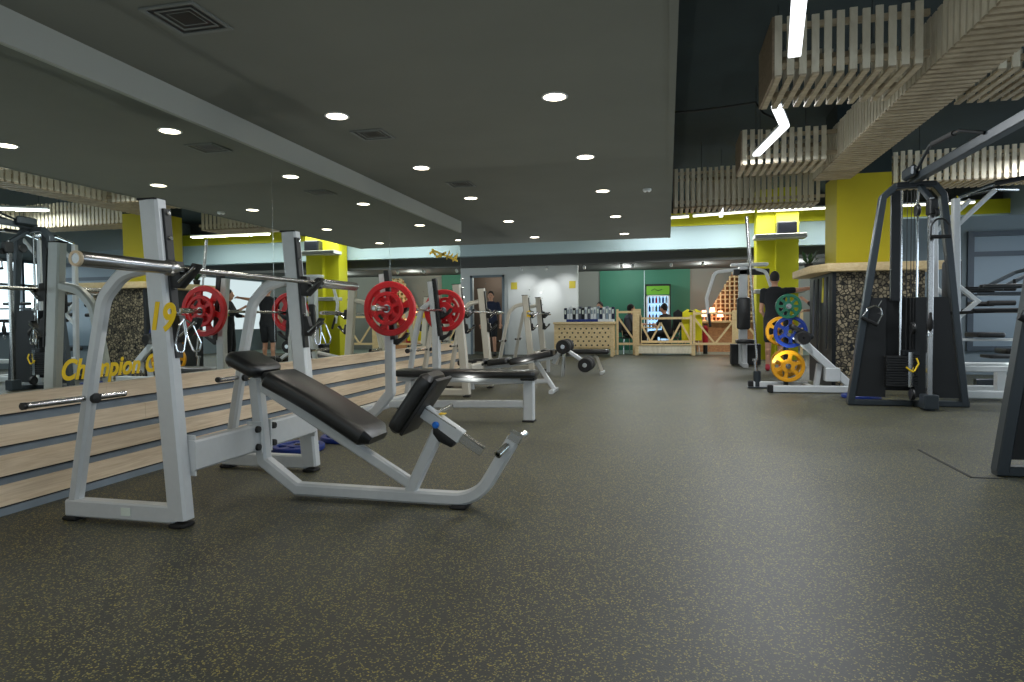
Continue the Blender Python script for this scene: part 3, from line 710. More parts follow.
# ------------------------------------------------------------------ cable crossover
def tower(cy, mir=1):
    """parts of one A-shaped pulley tower, x relative to 2.57"""
    T = lambda *a: a
    MB().sweep(fillet([(-.57, 0, .03), (-.255, 0, 2.33), (-.13, 0, 2.42), (.24, 0, 2.42), (.31, 0, 2.33), (.57, 0, .03)], .05, 3), .09, .07, (0, 1, 0), .008).build('side_frame', 'graphite', cx)
    return
cx = thing('cable_crossover', 'dark grey cable crossover with two pulley towers joined by an overhead beam', 'exercise machine', (2.57, 6.3, 0))
for (yy, f) in ((1.7, -1), (-1.7, 1)):
    def B(a, b, ch=.004): return MB().b2((a[0], yy+f*a[1], a[2]), (b[0], yy+f*b[1], b[2]), ch)
    def q(x, y, z): return (x, yy+f*y, z)
    MB().sweep(fillet([q(-.57, 0, .03), q(-.26, 0, 2.30), q(-.13, 0, 2.42), q(.24, 0, 2.42), q(.33, 0, 2.30), q(.56, 0, .03)], .04, 3), .09, .07, (0, 1, 0), .008).build('side_frame', 'graphite', cx)
    MB().sweep([q(-.6, 0, .035), q(.6, 0, .035)], .08, .058, (0, 1, 0), .006).build('base_beam', 'graphite', cx)
    MB().sweep([q(.1, 0, .04), q(.1, .40, .04)], .08, .06, (1, 0, 0), .006).build('foot_beam', 'graphite', cx)
    MB().sweep([q(.1, .34, .05), q(.1, .34, 2.22)], .055, .05, (0, 1, 0), .006).build('pulley_column', 'bar' if f < 0 else 'graphite', cx)
    MB().sweep([q(.1, .34, 2.2), q(.1, .0, 2.42)], .055, .05, (1, 0, 0), .006).build('column_arm', 'graphite', cx)
    MB().b2(q(.03, .27, .02), q(.17, .42, .17), .008).build('column_shoe', 'graphite', cx)
    MB().b2(q(-.16, -.08, 1.16), q(-.07, -.02, 2.38), .006).build('inner_post', 'dgraph', cx)
    for x in (-.055, .105):
        MB().tube([q(x, -.05, .5), q(x, -.05, 2.38)], .012, 10).build('guide_rod', 'chrome', cx)
    for x in (-.02, .02, .05):
        MB().tube([q(x, .02, .6), q(x, .02, 2.35)], .004, 6).build('steel_cable', 'cable', cx)
    # smoked shrouds left and right of the stack
    for poly in ([(-.52, .1), (-.22, .1), (-.22, 1.2), (-.38, 1.2)], [(.07, .1), (.51, .1), (.39, 1.2), (.07, 1.2)]):
        MB().prism(poly, q(0, .02, 0), (1, 0, 0), (0, 0, 1), .012).build('shroud_panel', 'shroud', cx)
    MB().b2(q(-.27, -.15, .16), q(.16, -.12, 1.2)).build('rear_shroud', 'shroud', cx)
    for k in range(12):
        MB().b2(q(-.235, -.10, .225+k*.028), q(.085, .10, .249+k*.028), .003).build('weight_stack_plate', 'black', cx)
    MB().b2(q(-.06, -.03, .56), q(.11, .05, .62), .004).build('stack_head', 'dgraph', cx)
    MB().b2(q(-.02, .103, .22), q(.03, .108, .60)).build('weight_scale_strip', 'chrome', cx)
    MB().tube(fillet([q(-.05, .13, .44), q(.02, .14, .38), q(.07, .14, .48), q(.05, .13, .54)], .02, 3), .009, 7).build('selector_pin', 'ytext', cx)
    for z in (.14, .86, 2.12):
        MB().lathe([(.015, -.012), (.06, -.018), (.066, -.012), (.058, 0), (.066, .012), (.06, .018), (.015, .012)], q(.02, .1 if z < 1 else .2, z), (1, 0, 0), 22).build('pulley_wheel', 'black', cx)
    MB().b2(q(-.14, -.05, 2.40), q(.26, .05, 2.45), .006).build('head_plate', 'dgraph', cx)
    # adjustable carriage with swivel pulley
    MB().b2(q(.06, .30, 2.04), q(.14, .43, 2.2), .01).build('carriage', 'black', cx)
    MB().lathe([(.015, -.012), (.045, -.016), (.05, 0), (.045, .016), (.015, .012)], q(.12, .42, 2.06), (1, 0, .2), 20).build('pulley_wheel', 'black', cx)
    # strap bracket on the leg
    MB().tube([q(-.40, -.02, 1.02), q(-.27, .02, 1.02)], .018, 10).build('handle_peg', 'black', cx)
    MB().tube([q(.40, -.0, 1.02), q(.62, .03, 1.03)], .018, 10).build('handle_peg', 'black', cx)
MB().sweep([(.03, -1.72, 2.47), (.03, 1.72, 2.47)], .09, .085, (1, 0, 0), .008).build('overhead_beam', 'graphite', cx)
MB().b2((-.09, 1.35, 2.46), (-.03, 1.66, 2.58), .02).build('beam_bracket', 'graphite', cx)
for s in (-1, 1):
    MB().tube(fillet([(.03+s*.05, 1.45, 2.50), (.03+s*.10, 1.1, 2.58), (.03+s*.16, .75, 2.62), (.03+s*.16, .1, 2.58), (.03+s*.05, -.1, 2.50)], .06, 4), .016, 10).build('pull_up_grip', 'dgraph', cx)
    MB().tube([(.03+s*.16, .68, 2.618), (.03+s*.16, .2, 2.588)], .026, 12).build('rubber_grip', 'rubber', cx)
# hanging handles
def d_handle(label, p, white=False, tilt=0):
    t = thing('stirrup_grip', label, 'hand grip', p, 'hand grips hanging on the cable machine'); t.rotation_euler = (0, tilt, 0); t.scale = (1.15, 1.15, 1.25)
    MB().tube([(.0, 0, .06), (0, 0, .0)], .006, 6).build('carabiner', 'chrome', t)
    MB().tube(fillet([(-.075, 0, -.14), (-.07, 0, -.05), (-.03, 0, 0), (.03, 0, 0), (.07, 0, -.05), (.075, 0, -.14)], .04, 4), .008, 8).build('bow', 'chrome' if white else 'black', t)
    MB().tube([(-.08, 0, -.145), (.08, 0, -.145)], .016, 12).build('grip', 'rubber', t)
d_handle('black arched hand grip hanging high in the far pulley tower', (2.70, 7.5, 1.98))
d_handle('chrome hand grip hung on the left leg of the far pulley tower', (2.24, 7.88, 1.10), True, math.radians(28))
d_handle('chrome hand grip hung on the left leg of the near pulley tower', (2.20, 4.48, 1.10), True, math.radians(28))
sn = thing('cable_snap', 'black swivel snap hanging inside the far pulley tower', 'carabiner', (2.62, 7.5, .93))
MB().lathe([(0, .10), (.012, .1), (.018, .04), (.03, 0), (.03, -.05), (.012, -.09), (0, -.09)], (0, 0, 0), (0, 0, 1), 14).build('rubber_stop', 'rubber', sn)
MB().tube(fillet([(0, 0, -.09), (.02, 0, -.11), (.02, 0, -.15), (-.02, 0, -.15), (-.02, 0, -.11), (0, 0, -.09)], .01, 3), .004, 6).build('clip', 'chrome', sn)
plate('blue plate lying flat at the foot of the far pulley tower', (2.3, 8.72, .022), .22, 'blue', .04, 6, 0, 'blue plates on the floor', (0, 0, 1))
mk = MB().b2((1.80, 4.5, .0005), (1.82, 5.38, .003)); mk.b2((1.80, 4.5, .0005), (2.0, 4.52, .003))
tag(mk.build('floor_mat_edge', 'rubber'), 'thin black edge strip on the floor beside the near pulley tower', 'mat edge')

# ------------------------------------------------------------------ white multi machine right
w = thing('dip_machine', 'white framed dip and leg raise machine with black arm pads, right of the far tower', 'exercise machine', (3.68, 9.0, 0))
X0 = 3.8
for y in (-.32, .32):
    MB().sweep([(-.32, y, .07), (.9, y, .07)], .08, .09, (0, 1, 0), .01).build('base_beam', 'white', w)
    MB().sweep([(-.3, y, .37), (.9, y, .37)], .06, .07, (0, 1, 0), .01).build('mid_beam', 'white', w)
    MB().sweep([(-.36, y, .03), (-.40, y, 2.36)], .08, .075, (0, 1, 0), .01).build('upright', 'steel', w)
    MB().sweep([(-.37, y, 2.06), (.0, y, 2.44)], .05, .05, (0, 1, 0), .01).build('diagonal_stay', 'steel', w)
    MB().tube(fillet([(-.38, y, 2.38), (-.05, y, 2.50), (.25, y, 2.56), (.55, y*1.2, 2.55)], .05, 3), .02, 10).build('pull_up_bar', 'chrome', w)
    MB().tube([(.0, y*1.02, 2.515), (.3, y*1.05, 2.565)], .028, 12).build('rubber_grip', 'rubber', w)
    MB().sweep([(-.37, y, 1.35), (-.16, y, 1.16), (-.35, y, .98)], .05, .05, (0, 1, 0), .008).build('arm_support', 'white', w)
    MB().sweep([(-.16, y, 1.25), (.72, y, 1.25)], .03, .03, (0, 1, 0), .006).build('arm_tube', 'graphite', w)
    MB().prism(rrect(.50, .12, .03, 3), (.12, y, 1.33), (1, 0, 0), (0, 1, 0), .05, .015).build('arm_pad', 'pad', w)
    MB().tube([(.5, y, 1.30), (.5, y, 1.44)], .018, 10).build('hand_grip', 'rubber', w)
    MB().tube([(-.2, y, 1.05), (.65, y, 1.05)], .028, 12).build('dip_handle', 'rubber', w)
MB().prism(rrect(.42, .5, .05, 3), (-.31, 0, 1.42), (0, 1, 0), (0, 0, 1), .08, .025).build('back_pad', 'pad', w)
MB().prism(rrect(.3, .4, .04, 3), (.05, 0, .76), (1, 0, 0), (0, 1, 0), .06, .02).build('knee_pad', 'pad', w)
MB().sweep([(-.3, 0, .70), (.5, 0, .70)], .04, .03, (0, 1, 0), .006).build('knee_pad_arm', 'white', w)
MB().prism(rrect(.34, .3, .04, 3), (.22, 0, .5), (1, 0, 0), (0, 1, 0), .04, .01).build('step_pad', 'pad', w)
MB().sweep([(.22, 0, .35), (.22, 0, .08)], .1, .1, (0, 1, 0), .01).build('step_post', 'white', w)
MB().sweep([(.85, -.34, .07), (.85, .34, .07)], .08, .09, (1, 0, 0), .01).build('cross_beam', 'white', w)
MB().sweep([(-.36, -.34, .37), (-.36, .34, .37)], .06, .07, (1, 0, 0), .01).build('cross_beam', 'white', w)
# dark padded machine behind it
w2 = thing('chest_press_machine', 'dark padded press machine with black hand rollers behind the white dip machine', 'exercise machine', (4.7, 10.4, 0))
MB().sweep([(-.5, 0, .06), (.7, 0, .06)], .1, .1, (0, 1, 0), .01).build('base_beam', 'graphite', w2)
MB().sweep([(.5, 0, .06), (.42, 0, 1.9)], .1, .1, (0, 1, 0), .01).build('upright', 'graphite', w2)
MB().prism(rrect(.4, .5, .05, 3), (.3, 0, 1.1), (0, 1, 0), (0, 0, 1), .08, .025).build('back_pad', 'pad', w2)
MB().prism(rrect(.4, .4, .05, 3), (0, 0, .5), (1, 0, 0), (0, 1, 0), .08, .025).build('seat_pad', 'pad', w2)
MB().sweep([(0, 0, .46), (0, 0, .06)], .08, .08, (0, 1, 0), .01).build('seat_post', 'graphite', w2)
for y in (-.3, .3):
    MB().sweep(fillet([(.42, y*.4, 1.7), (.1, y, 1.6), (-.35, y, 1.35)], .05, 3), .05, .05, (0, 1, 0), .01).build('press_arm', 'graphite', w2)
    MB().tube([(-.48, y, 1.36), (-.16, y, 1.36)], .04, 12).build('roller_grip', 'rubber', w2)
    MB().tube([(-.48, y, 1.16), (-.16, y, 1.16)], .035, 12).build('roller_grip', 'rubber', w2)

# ------------------------------------------------------------------ lever row machine with plates
t = thing('lever_row_machine', 'silver lever row machine with stored plates before the stone column', 'exercise machine', (1.75, 9.6, 0))
MB().sweep([(-.40, -.42, .05), (.62, -.36, .05)], .1, .085, (0, 1, 0), .008).build('base_beam', 'steel', t)
MB().b2((-.46, -.475, .0), (-.39, -.365, .1), .01).build('rubber_end', 'rubber', t)
MB().sweep([(-.58, .15, .05), (.14, .15, .05)], .08, .085, (0, 1, 0), .008).build('base_beam', 'steel', t)
MB().b2((-.64, .1, .0), (-.57, .2, .1), .01).build('rubber_end', 'rubber', t)
MB().sweep([(.1, -.30, .05), (.1, .20, .05)], .07, .07, (1, 0, 0), .008).build('cross_beam', 'steel', t)
MB().sweep([(-.18, -.08, .04), (-.18, -.08, 1.2)], .07, .06, (0, 1, 0), .008).build('plate_post', 'graphite', t)
MB().sweep([(-.1, -.22, .76), (.60, -.22, .08)], .085, .10, (0, 1, 0), .01).build('sloped_rail', 'steel', t)
MB().b2((.28, -.29, .14), (.46, -.15, .32), .01).build('rail_bracket', 'steel', t)
MB().sweep([(.2, -.1, .06), (.24, -.1, .36)], .08, .07, (0, 1, 0), .01).build('rail_post', 'steel', t)
for s in (-1, 1): MB().lathe([(.01, 0), (.075, 0), (.09, .02), (.09, .2), (.075, .22), (.01, .22)], (-.02, -.2+s*.02, .72), (0, s, 0), 20, True).build('foam_roller', 'rubber', t)
MB().prism(rrect(.34, .26, .04, 3), (-.02, -.2, .80), (.85, 0, -.5), (0, 1, 0), .07, .02).build('chest_pad', 'pad', t)
for z in (.34, .76, 1.14): MB().tube([(-.18, -.34, z), (-.18, .24, z)], .024, 12).build('storage_peg', 'bar', t)
plate('green plate on the top peg of the lever row machine', (1.57, 9.33, 1.14), .165, 'green', .045, 8, 0, 'plates stored on the row machine')
plate('blue plate on the middle peg of the lever row machine, outermost', (1.60, 9.36, .80), .215, 'blue', .05, 6, 0, 'plates stored on the row machine')
plate('yellow plate just behind the blue one on the middle peg', (1.53, 9.66, .80), .205, 'yellow', .045, 6, 0, 'plates stored on the row machine')
plate('yellow plate on the bottom peg of the lever row machine, outermost', (1.57, 9.35, .34), .215, 'yellow', .05, 6, .2, 'plates stored on the row machine')
plate('second yellow plate on the bottom peg, behind the outermost', (1.60, 9.70, .36), .2, 'yellow', .045, 6, .5, 'plates stored on the row machine')
# upright barbell in a floor holder
t = thing('barbell', 'steel barbell standing upright in a floor holder left of the row machine', 'barbell', (1.23, 9.75, 0), 'olympic barbells')
MB().tube([(0, 0, .40), (-.085, .12, 1.78)], .017, 12).build('shaft', 'bar', t)
MB().lathe([(0, 0), (.038, 0), (.038, .03), (.025, .035), (.025, .66), (0, .67)], (-.085, .12, 1.78), (-.06, .08, 1), 18).build('sleeve', 'bar', t)
MB().lathe([(0, 0), (.025, 0), (.025, .35), (.038, .355), (.038, .385), (0, .385)], (0, 0, .03), (-.06, .08, 1), 18).build('sleeve', 'bar', t)
t = thing('barbell_holder', 'dark floor holder gripping the upright barbell', 'barbell holder', (1.23, 9.75, 0))
MB().box((0, 0, .012), (.26, .2, .02), None, .005).build('base_plate', 'graphite', t)
MB().lathe([(.03, .02), (.05, .02), (.05, .24), (.03, .24)], (0, 0, 0), (0, 0, 1), 18, True).build('socket', 'graphite', t)

# ------------------------------------------------------------------ pec fly / rear delt machine
t = thing('pec_fly_machine', 'silver pec fly machine with curved swinging arms, before the reception', 'exercise machine', (1.5, 14.1, 0))
MB().sweep([(0, 0, .05), (0, 0, 2.05)], .20, .16, (0, 1, 0), .012).build('column', 'steel', t)
MB().prism(rrect(.72, .3, .06, 3), (.12, 0, 2.07), (1, 0, 0), (0, 1, 0), .06, .015).build('top_cover', 'white', t)
MB().tube(fillet([(-.1, -.05, 1.98), (-.56, -.1, 1.93), (-.72, -.15, 1.4), (-.68, -.2, .95)], .14, 5), .035, 12).build('swing_arm', 'white', t)
MB().tube(fillet([(.15, -.05, 1.98), (.42, -.1, 1.93), (.56, -.15, 1.5), (.52, -.2, 1.15)], .12, 5), .035, 12).build('swing_arm', 'white', t)
MB().tube([(-.68, -.2, 1.08), (-.66, -.32, .82)], .026, 10).build('hand_grip', 'rubber', t)
MB().tube([(.52, -.2, 1.25), (.5, -.32, 1.0)], .026, 10).build('hand_grip', 'rubber', t)
MB().prism(rrect(.26, .65, .05, 3), (0, -.14, 1.08), (1, 0, 0), (0, 0, 1), .09, .025).build('back_pad', 'pad', t)
MB().prism(rrect(.34, .34, .05, 3), (0, -.35, .52), (1, 0, 0), (0, 1, 0), .08, .02).build('seat_pad', 'pad', t)
MB().sweep([(0, -.35, .48), (0, -.35, .08)], .08, .08, (0, 1, 0), .01).build('seat_post', 'steel', t)
MB().sweep([(0, -.55, .05), (0, .3, .05)], .1, .08, (1, 0, 0), .01).build('base_beam', 'steel', t)
MB().b2((-.22, .05, .02), (.36, .35, .45), .01).build('weight_cover', 'shroud', t)
MB().b2((-.2, -.1, 1.86), (.5, .05, 1.98), .01).build('pivot_bar', 'dgraph', t)

# ------------------------------------------------------------------ reception: desk, binders, railings
d = thing('wooden_counter', 'pale pine counter with a drilled front, binders standing on top', 'counter', (-2.16, 17.6, 0))
MB().b2((-.82, -.34, .86), (.80, .36, .92), .006).build('worktop', 'pine', d)
MB().b2((-.77, -.30, .24), (.77, -.27, .86)).build('front_panel', 'pine', d)
hm = MB()
for i in range(5):
    for j in range(10):
        x = -.66+j*.145+(i % 2)*.07; z = .30+i*.11
        if x < .74: hm.lathe([(0, 0), (.024, 0), (.024, .004), (0, .004)], (x, -.304, z), (0, 1, 0), 10)
hm.build('drilled_holes', 'black', d)
for x in (-.76, .74):
    for y in (-.28, .30): MB().b2((x-.04, y-.03, 0), (x+.04, y+.04, .87), .004).build('leg', 'pine', d)
MB().b2((-.76, -.25, .2), (.76, .30, .24)).build('lower_shelf', 'pine', d)
cols = ['navy', 'white', 'white', 'blackcloth', 'white', 'greycloth', 'blackcloth', 'white', 'greycloth', 'white', 'white', 'film', 'navy', 'white', 'film', 'white', 'navy']
names = {'navy': 'navy blue', 'white': 'white', 'blackcloth': 'black', 'greycloth': 'dark grey', 'film': 'pale blue-grey'}
ordn = ['first', 'second', 'third', 'fourth', 'fifth', 'sixth', 'seventh', 'eighth', 'ninth', 'tenth', 'eleventh', 'twelfth', 'thirteenth', 'fourteenth', 'fifteenth', 'sixteenth', 'seventeenth']
for k, c in enumerate(cols):
    x = -2.66+k*.079; h = .30+.02*((k*7) % 3)
    t = thing('ring_binder', '%s binder, %s from the left on the pine counter' % (names[c], ordn[k]), 'binder', (x, 17.45, .992), 'binders standing on the pine counter')
    cv = MB().b2((-.034, -.12, 0), (.034, .14, h), .006).build('cover', c, t)
    MB().b2((-.02, -.1225, h*.45), (.02, -.1205, h*.8)).build('spine_label', 'sticker' if c != 'white' else 'film', cv)
for k, c in enumerate(('blue', 'blue', 'white')):
    x = [-2.42, -2.0, -1.58][k]
    tag(MB().b2((x-.205, 17.28, .922), (x+.205, 17.64, .99), .006).build('desk_tray', c), '%s shallow tray under the binders, %s' % (('blue', 'blue', 'white')[k], ('at the left end of the counter', 'in the middle of the counter', 'at the right end of the counter')[k]), 'tray', 'trays on the pine counter')

def railing(label, x0, x1, zs=(.12, 1.12), diag=((0, 1), (1, 0)), posts=(.07, .07), extra=None):
    t = thing('wooden_railing', label, 'railing', ((x0+x1)/2, 18.3, 0), 'pine railings in front of the reception')
    h = (x1-x0)/2
    for s, w in zip((-1, 1), posts): MB().b2((s*h-w/2, -.04, 0), (s*h+w/2, .04, zs[1]+.08)).build('post', 'pine', t)
    for z in zs: MB().b2((-h, -.025, z-.03), (h, .025, z+.03)).build('rail', 'pine', t)
    n = len(diag)
    for k, (a, bq) in enumerate(diag):
        xa = -h+2*h*k/n; xb = -h+2*h*(k+1)/n
        za = (zs[0], zs[1]-.12)[a]; zb = (zs[0], zs[1]-.12)[bq]
        MB().sweep([(xa, 0, za), (xb, 0, zb)], .03, .05, (0, 1, 0), .003).build('diagonal_brace', 'pine', t)
    return t
railing('pine railing section directly right of the counter', -1.35, -.82, (.3, 1.18), ((1, 0),), (.06, .22))
t = railing('middle pine railing section above the planter box', -.72, .62, (.36, 1.0), ((1, 0), (0, 1), (1, 0), (0, 1), (1, 0)), (.06, .06))
railing('right pine railing section next to the fly machine', .70, 1.78, (.30, 1.12), ((1, 0), (0, 1)), (.06, .2))
railing('pine railing section partly hidden behind the fly machine', 1.92, 3.4, (.30, 1.12), ((1, 0), (0, 1), (1, 0)), (.1, .06))
pl = thing('planter_box', 'long low pale timber planter box below the middle railing', 'planter', (-.05, 18.1, 0))
MB().b2((-.78, -.12, .05), (.74, .12, .27), .006).build('trough', 'slat', pl)
for x in (-.76, .72): MB().b2((x-.05, -.13, 0), (x+.05, .13, .3), .004).build('end_post', 'pine', pl)
MB().b2((-.8, -.14, .27), (.76, .14, .30)).build('rim', 'pine', pl)

# fridge
f = thing('drinks_fridge', 'tall lit drinks fridge with a green header against the green wall', 'fridge', (-.28, 20.6, 0))
MB().b2((-.38, -.25, .05), (-.34, .3, 2.04)).b2((.34, -.25, .05), (.38, .3, 2.04)).b2((-.38, -.25, 1.98), (.38, .3, 2.04)).b2((-.38, -.25, .05), (.38, .3, .32)).build('cabinet', 'black', f)
MB().b2((-.34, .22, .32), (.34, .26, 1.7)).build('lit_back', 'fridge_in', f)
MB().b2((-.34, -.262, 1.72), (.34, -.25, 1.98)).build('header_panel', 'fridge_green', f)
MB().b2((-.345, -.275, .34), (-.30, -.25, 1.70)).b2((.30, -.275, .34), (.345, -.25, 1.70)).b2((-.345, -.275, 1.66), (.345, -.25, 1.70)).build('door_frame', 'white', f)
for k in range(5): MB().b2((-.33, -.2, .42+k*.26), (.33, .2, .43+k*.26)).build('shelf', 'white', f)
lm = MB().tube([(-.2, -.268, 1.84), (-.1, -.268, 1.90), (0, -.268, 1.83), (.12, -.268, 1.88)], .012, 6); lm.build('header_mark', 'leafm', f)
bc = ['blue', 'white', 'leafm', 'blue', 'redcloth', 'film']; bn = ['blue', 'white', 'green', 'blue', 'red', 'pale']
rown = ['lowest', 'second', 'middle', 'fourth', 'top']
for r in range(5):
    for k in range(6):
        c = (k+r*2) % 6
        t = MB().lathe([(0, 0), (.035, 0), (.035, .13), (.014, .17), (.014, .2), (0, .2)], (0, 0, 0), (0, 0, 1), 10).build('drink_bottle', bc[c])
        t.location = (-.28-.25+k*.1, 20.48, .43+r*.26)
        tag(t, '%s drink bottle, %s from the left on the %s fridge shelf' % (bn[c], ordn[k], rown[r]), 'bottle', 'bottles in the lit fridge')

# lattice shelf, counter, posters, extinguisher
L = thing('lattice_shelf', 'tall pine lattice of square cubbies with a slanted left side, right of reception', 'shelf', (1.98, 20.4, .9))
lv = MB()
def xl(z): return -.72+max(0, (z-.35))*.55
for k in range(11):
    x = -.7+k*.13
    zt = min(1.5, .35+max(0, (x+.72))/.55) if x < .0 else 1.5
    lv.b2((x-.012, -.12, 0), (x+.012, .12, max(.35, zt)))
for k in range(12):
    z = k*.13; lv.b2((xl(z), -.12, z-.012), (.62, .12, z+.012))
lv.build('lattice_grid', 'pine', L); MB().prism([(-.7, 0), (.62, 0), (.62, 1.5), (-.05, 1.5), (-.7, .4)], (0, .14, 0), (1, 0, 0), (0, 0, 1), .02).build('back_panel', 'brick', L)
c = thing('bar_counter', 'brick-fronted service counter under the pine lattice', 'counter', (1.75, 20.1, 0))
MB().b2((-.9, -.2, 0), (.95, .3, .86)).build('body', 'brick', c); MB().b2((-.95, -.26, .86), (1.0, .32, .92), .005).build('worktop', 'pine', c)
for i, (x, z) in enumerate(((1.05, 1.12), (1.28, 1.2), (1.5, 1.1))):
    t = thing('table_lamp', 'glowing pink shaded lamp on the service counter, %s' % ('left', 'middle', 'right')[i], 'lamp', (x, 19.98, .92), 'glowing lamps on the service counter')
    MB().lathe([(0, 0), (.05, 0), (.05, .01), (.01, .02), (.01, z-.98), (0, z-.98)], (0, 0, 0), (0, 0, 1), 12).build('stand', 'pine', t)
    MB().lathe([(.06, z-1.0), (.09, z-1.0), (.06, z-.82), (.04, z-.82)], (0, 0, 0), (0, 0, 1), 16, True).build('lamp_shade', 'pink', t)
lp = bpy.data.lights.new('counter_lamp', 'POINT'); lp.energy = 11; lp.color = (1, .7, .5); lp.shadow_soft_size = 0
lo = bpy.data.objects.new('counter_lamp', lp); C.objects.link(lo); lo.location = (1.3, 19.6, 1.5)
for i, (x, y) in enumerate(((-4.25, 18.14), (-2.58, 18.14))):
    tag(MB().b2((x-.09, y-.004, 1.86), (x+.09, y, 2.06)).build('wall_poster', 'poster'), 'small yellow square notice on the white wall, %s' % ('left one by the doorway', 'right one by the grey wall')[i], 'poster', 'yellow notices on the white wall')
e = thing('fire_extinguisher', 'red fire extinguisher behind the right railing', 'fire extinguisher', (1.02, 18.8, 0))
MB().lathe([(0, 0), (.07, 0), (.075, .02), (.075, .40), (.04, .47), (.02, .49), (0, .49)], (0, 0, .3), (0, 0, 1), 18).build('cylinder', 'redcloth', e)
MB().lathe([(0, 0), (.06, 0), (.06, .3), (0, .3)], (0, 0, 0), (0, 0, 1), 12).build('stand', 'black', e)
MB().b2((-.05, -.012, .79), (.06, .012, .83)).build('valve_lever', 'black', e)
# spot rail
for i, x in enumerate((-3.95, -3.25, -2.2, -1.2, -.9, .1, .9)):
    t = thing('track_spotlight', 'tiny white spotlight under the reception bulkhead, %s from the left' % ordn[i], 'spotlight', (x, 17.75, 2.52), 'spotlights under the reception bulkhead')
    MB().lathe([(0, 0), (.012, 0), (.012, -.05), (0, -.05)], (0, 0, 0), (0, 0, 1), 8).build('stem', 'white', t)
    MB().lathe([(0, 0), (.035, 0), (.04, .09), (0, .09)], (0, -.03, -.09), (0, .8, -.6), 14).build('lamp_head', 'white', t)
for (x, y, z, tx, ty, tz, e, sz) in ((-3.28, 17.3, 2.40, -3.28, 18.15, 1.75, 34, 48), (-3.85, 17.3, 2.4, -3.9, 18.15, 1.6, 26, 80), (-2.7, 17.3, 2.4, -2.75, 18.15, 1.6, 24, 80)):
    l = bpy.data.lights.new('wall_spot', 'SPOT'); l.energy = e; l.spot_size = math.radians(sz); l.spot_blend = .9; l.shadow_soft_size = .03
    o = bpy.data.objects.new('wall_spot', l); C.objects.link(o); o.location = (x, y, z)
    o.rotation_euler = (V((tx, ty, tz))-V((x, y, z))).to_track_quat('-Z', 'Y').to_euler()
for (x, y, z, e) in ((-5.5, 15.2, 1.9, 22), (-3.0, 15.2, 1.9, 20), (-.5, 15.2, 2.1, 14), (-5.1, 19.0, 2.2, 10), (-1.2, 19.6, 2.35, 46), (1.0, 19.2, 2.35, 32), (3.5, 19.4, 2.3, 40), (-3.4, 19.5, 2.3, 20)):  # unseen fill points; hall-side ones are added to brighten the pale band
    l = bpy.data.lights.new('far_fill', 'POINT'); l.energy = e; l.shadow_soft_size = 0; l.color = (.95, 1, .96)
    o = bpy.data.objects.new('far_fill', l); C.objects.link(o); o.location = (x, y, z)

# round table with chairs? -> simple cafe chairs and table behind the rail
ct = thing('cafe_table', 'small dark cafe table behind the middle railing', 'table', (-.62, 19.55, 0))
MB().lathe([(0, .72), (.32, .72), (.33, .735), (.32, .75), (0, .75)], (0, 0, 0), (0, 0, 1), 26).build('tabletop', 'pine', ct)
MB().tube([(0, 0, .02), (0, 0, .72)], .03, 12).build('pedestal', 'black', ct)
MB().lathe([(0, 0), (.22, 0), (.2, .02), (0, .03)], (0, 0, 0), (0, 0, 1), 22).build('base', 'black', ct)
def chair(label, x, y, rz, m='black'):
    t = thing('cafe_chair', label, 'chair', (x, y, 0), 'chairs behind the railing', rz)
    MB().prism(rrect(.42, .42, .05, 3), (0, 0, .45), (1, 0, 0), (0, 1, 0), .04, .012).build('seat', m, t)
    MB().prism(rrect(.42, .40, .06, 3), (0, -.22, .80), (1, 0, 0), (0, -.1, 1), .03, .01).build('backrest', m, t)
    for a in (-1, 1):
        for bq in (-1, 1): MB().tube([(a*.17, bq*.17, .44), (a*.20, bq*.20, .0)], .013, 8).build('leg', 'chrome', t)
        MB().tube([(a*.16, -.2, .44), (a*.17, -.23, .66)], .012, 8).build('back_post', 'chrome', t)
chair('dark chair holding the seated person in black behind the middle railing', .05, 18.85, math.radians(60))
chair('dark chair of the seated person just right of the counter', -1.14, 19.0, math.radians(-60))
chair('dark chair with the yellow jacket over its back', .62, 18.72, math.radians(10))
j = MB(); j.prism([(-.27, -.42), (.25, -.42), (.27, .1), (.24, .38), (.10, .44), (.0, .40), (-.12, .44), (-.25, .36), (-.28, 0)], (0, 0, 0), (1, 0, 0), (0, 0, 1), .14, .04)
j = j.build('jacket', 'jacket'); j.location = (.65, 18.46, .80); tag(j, 'bright yellow jacket hung over a chair back behind the railing', 'jacket')
j2 = MB().prism([(-.10, .0), (.1, .0), (.07, .06), (0, .03), (-.07, .06)], (0, -.075, .36), (1, 0, 0), (0, 0, 1), .03, .008).build('collar', 'blackcloth', j)
j3 = MB(); j3.prism([(-.12, -.28), (.12, -.28), (.13, .2), (.0, .3), (-.13, .2)], (0, 0, 0), (1, 0, 0), (0, 0, 1), .12, .04)
j3 = j3.build('jacket', 'blackcloth'); j3.location = (.28, 18.5, .95); tag(j3, 'dark jacket hanging beside the yellow jacket', 'jacket')

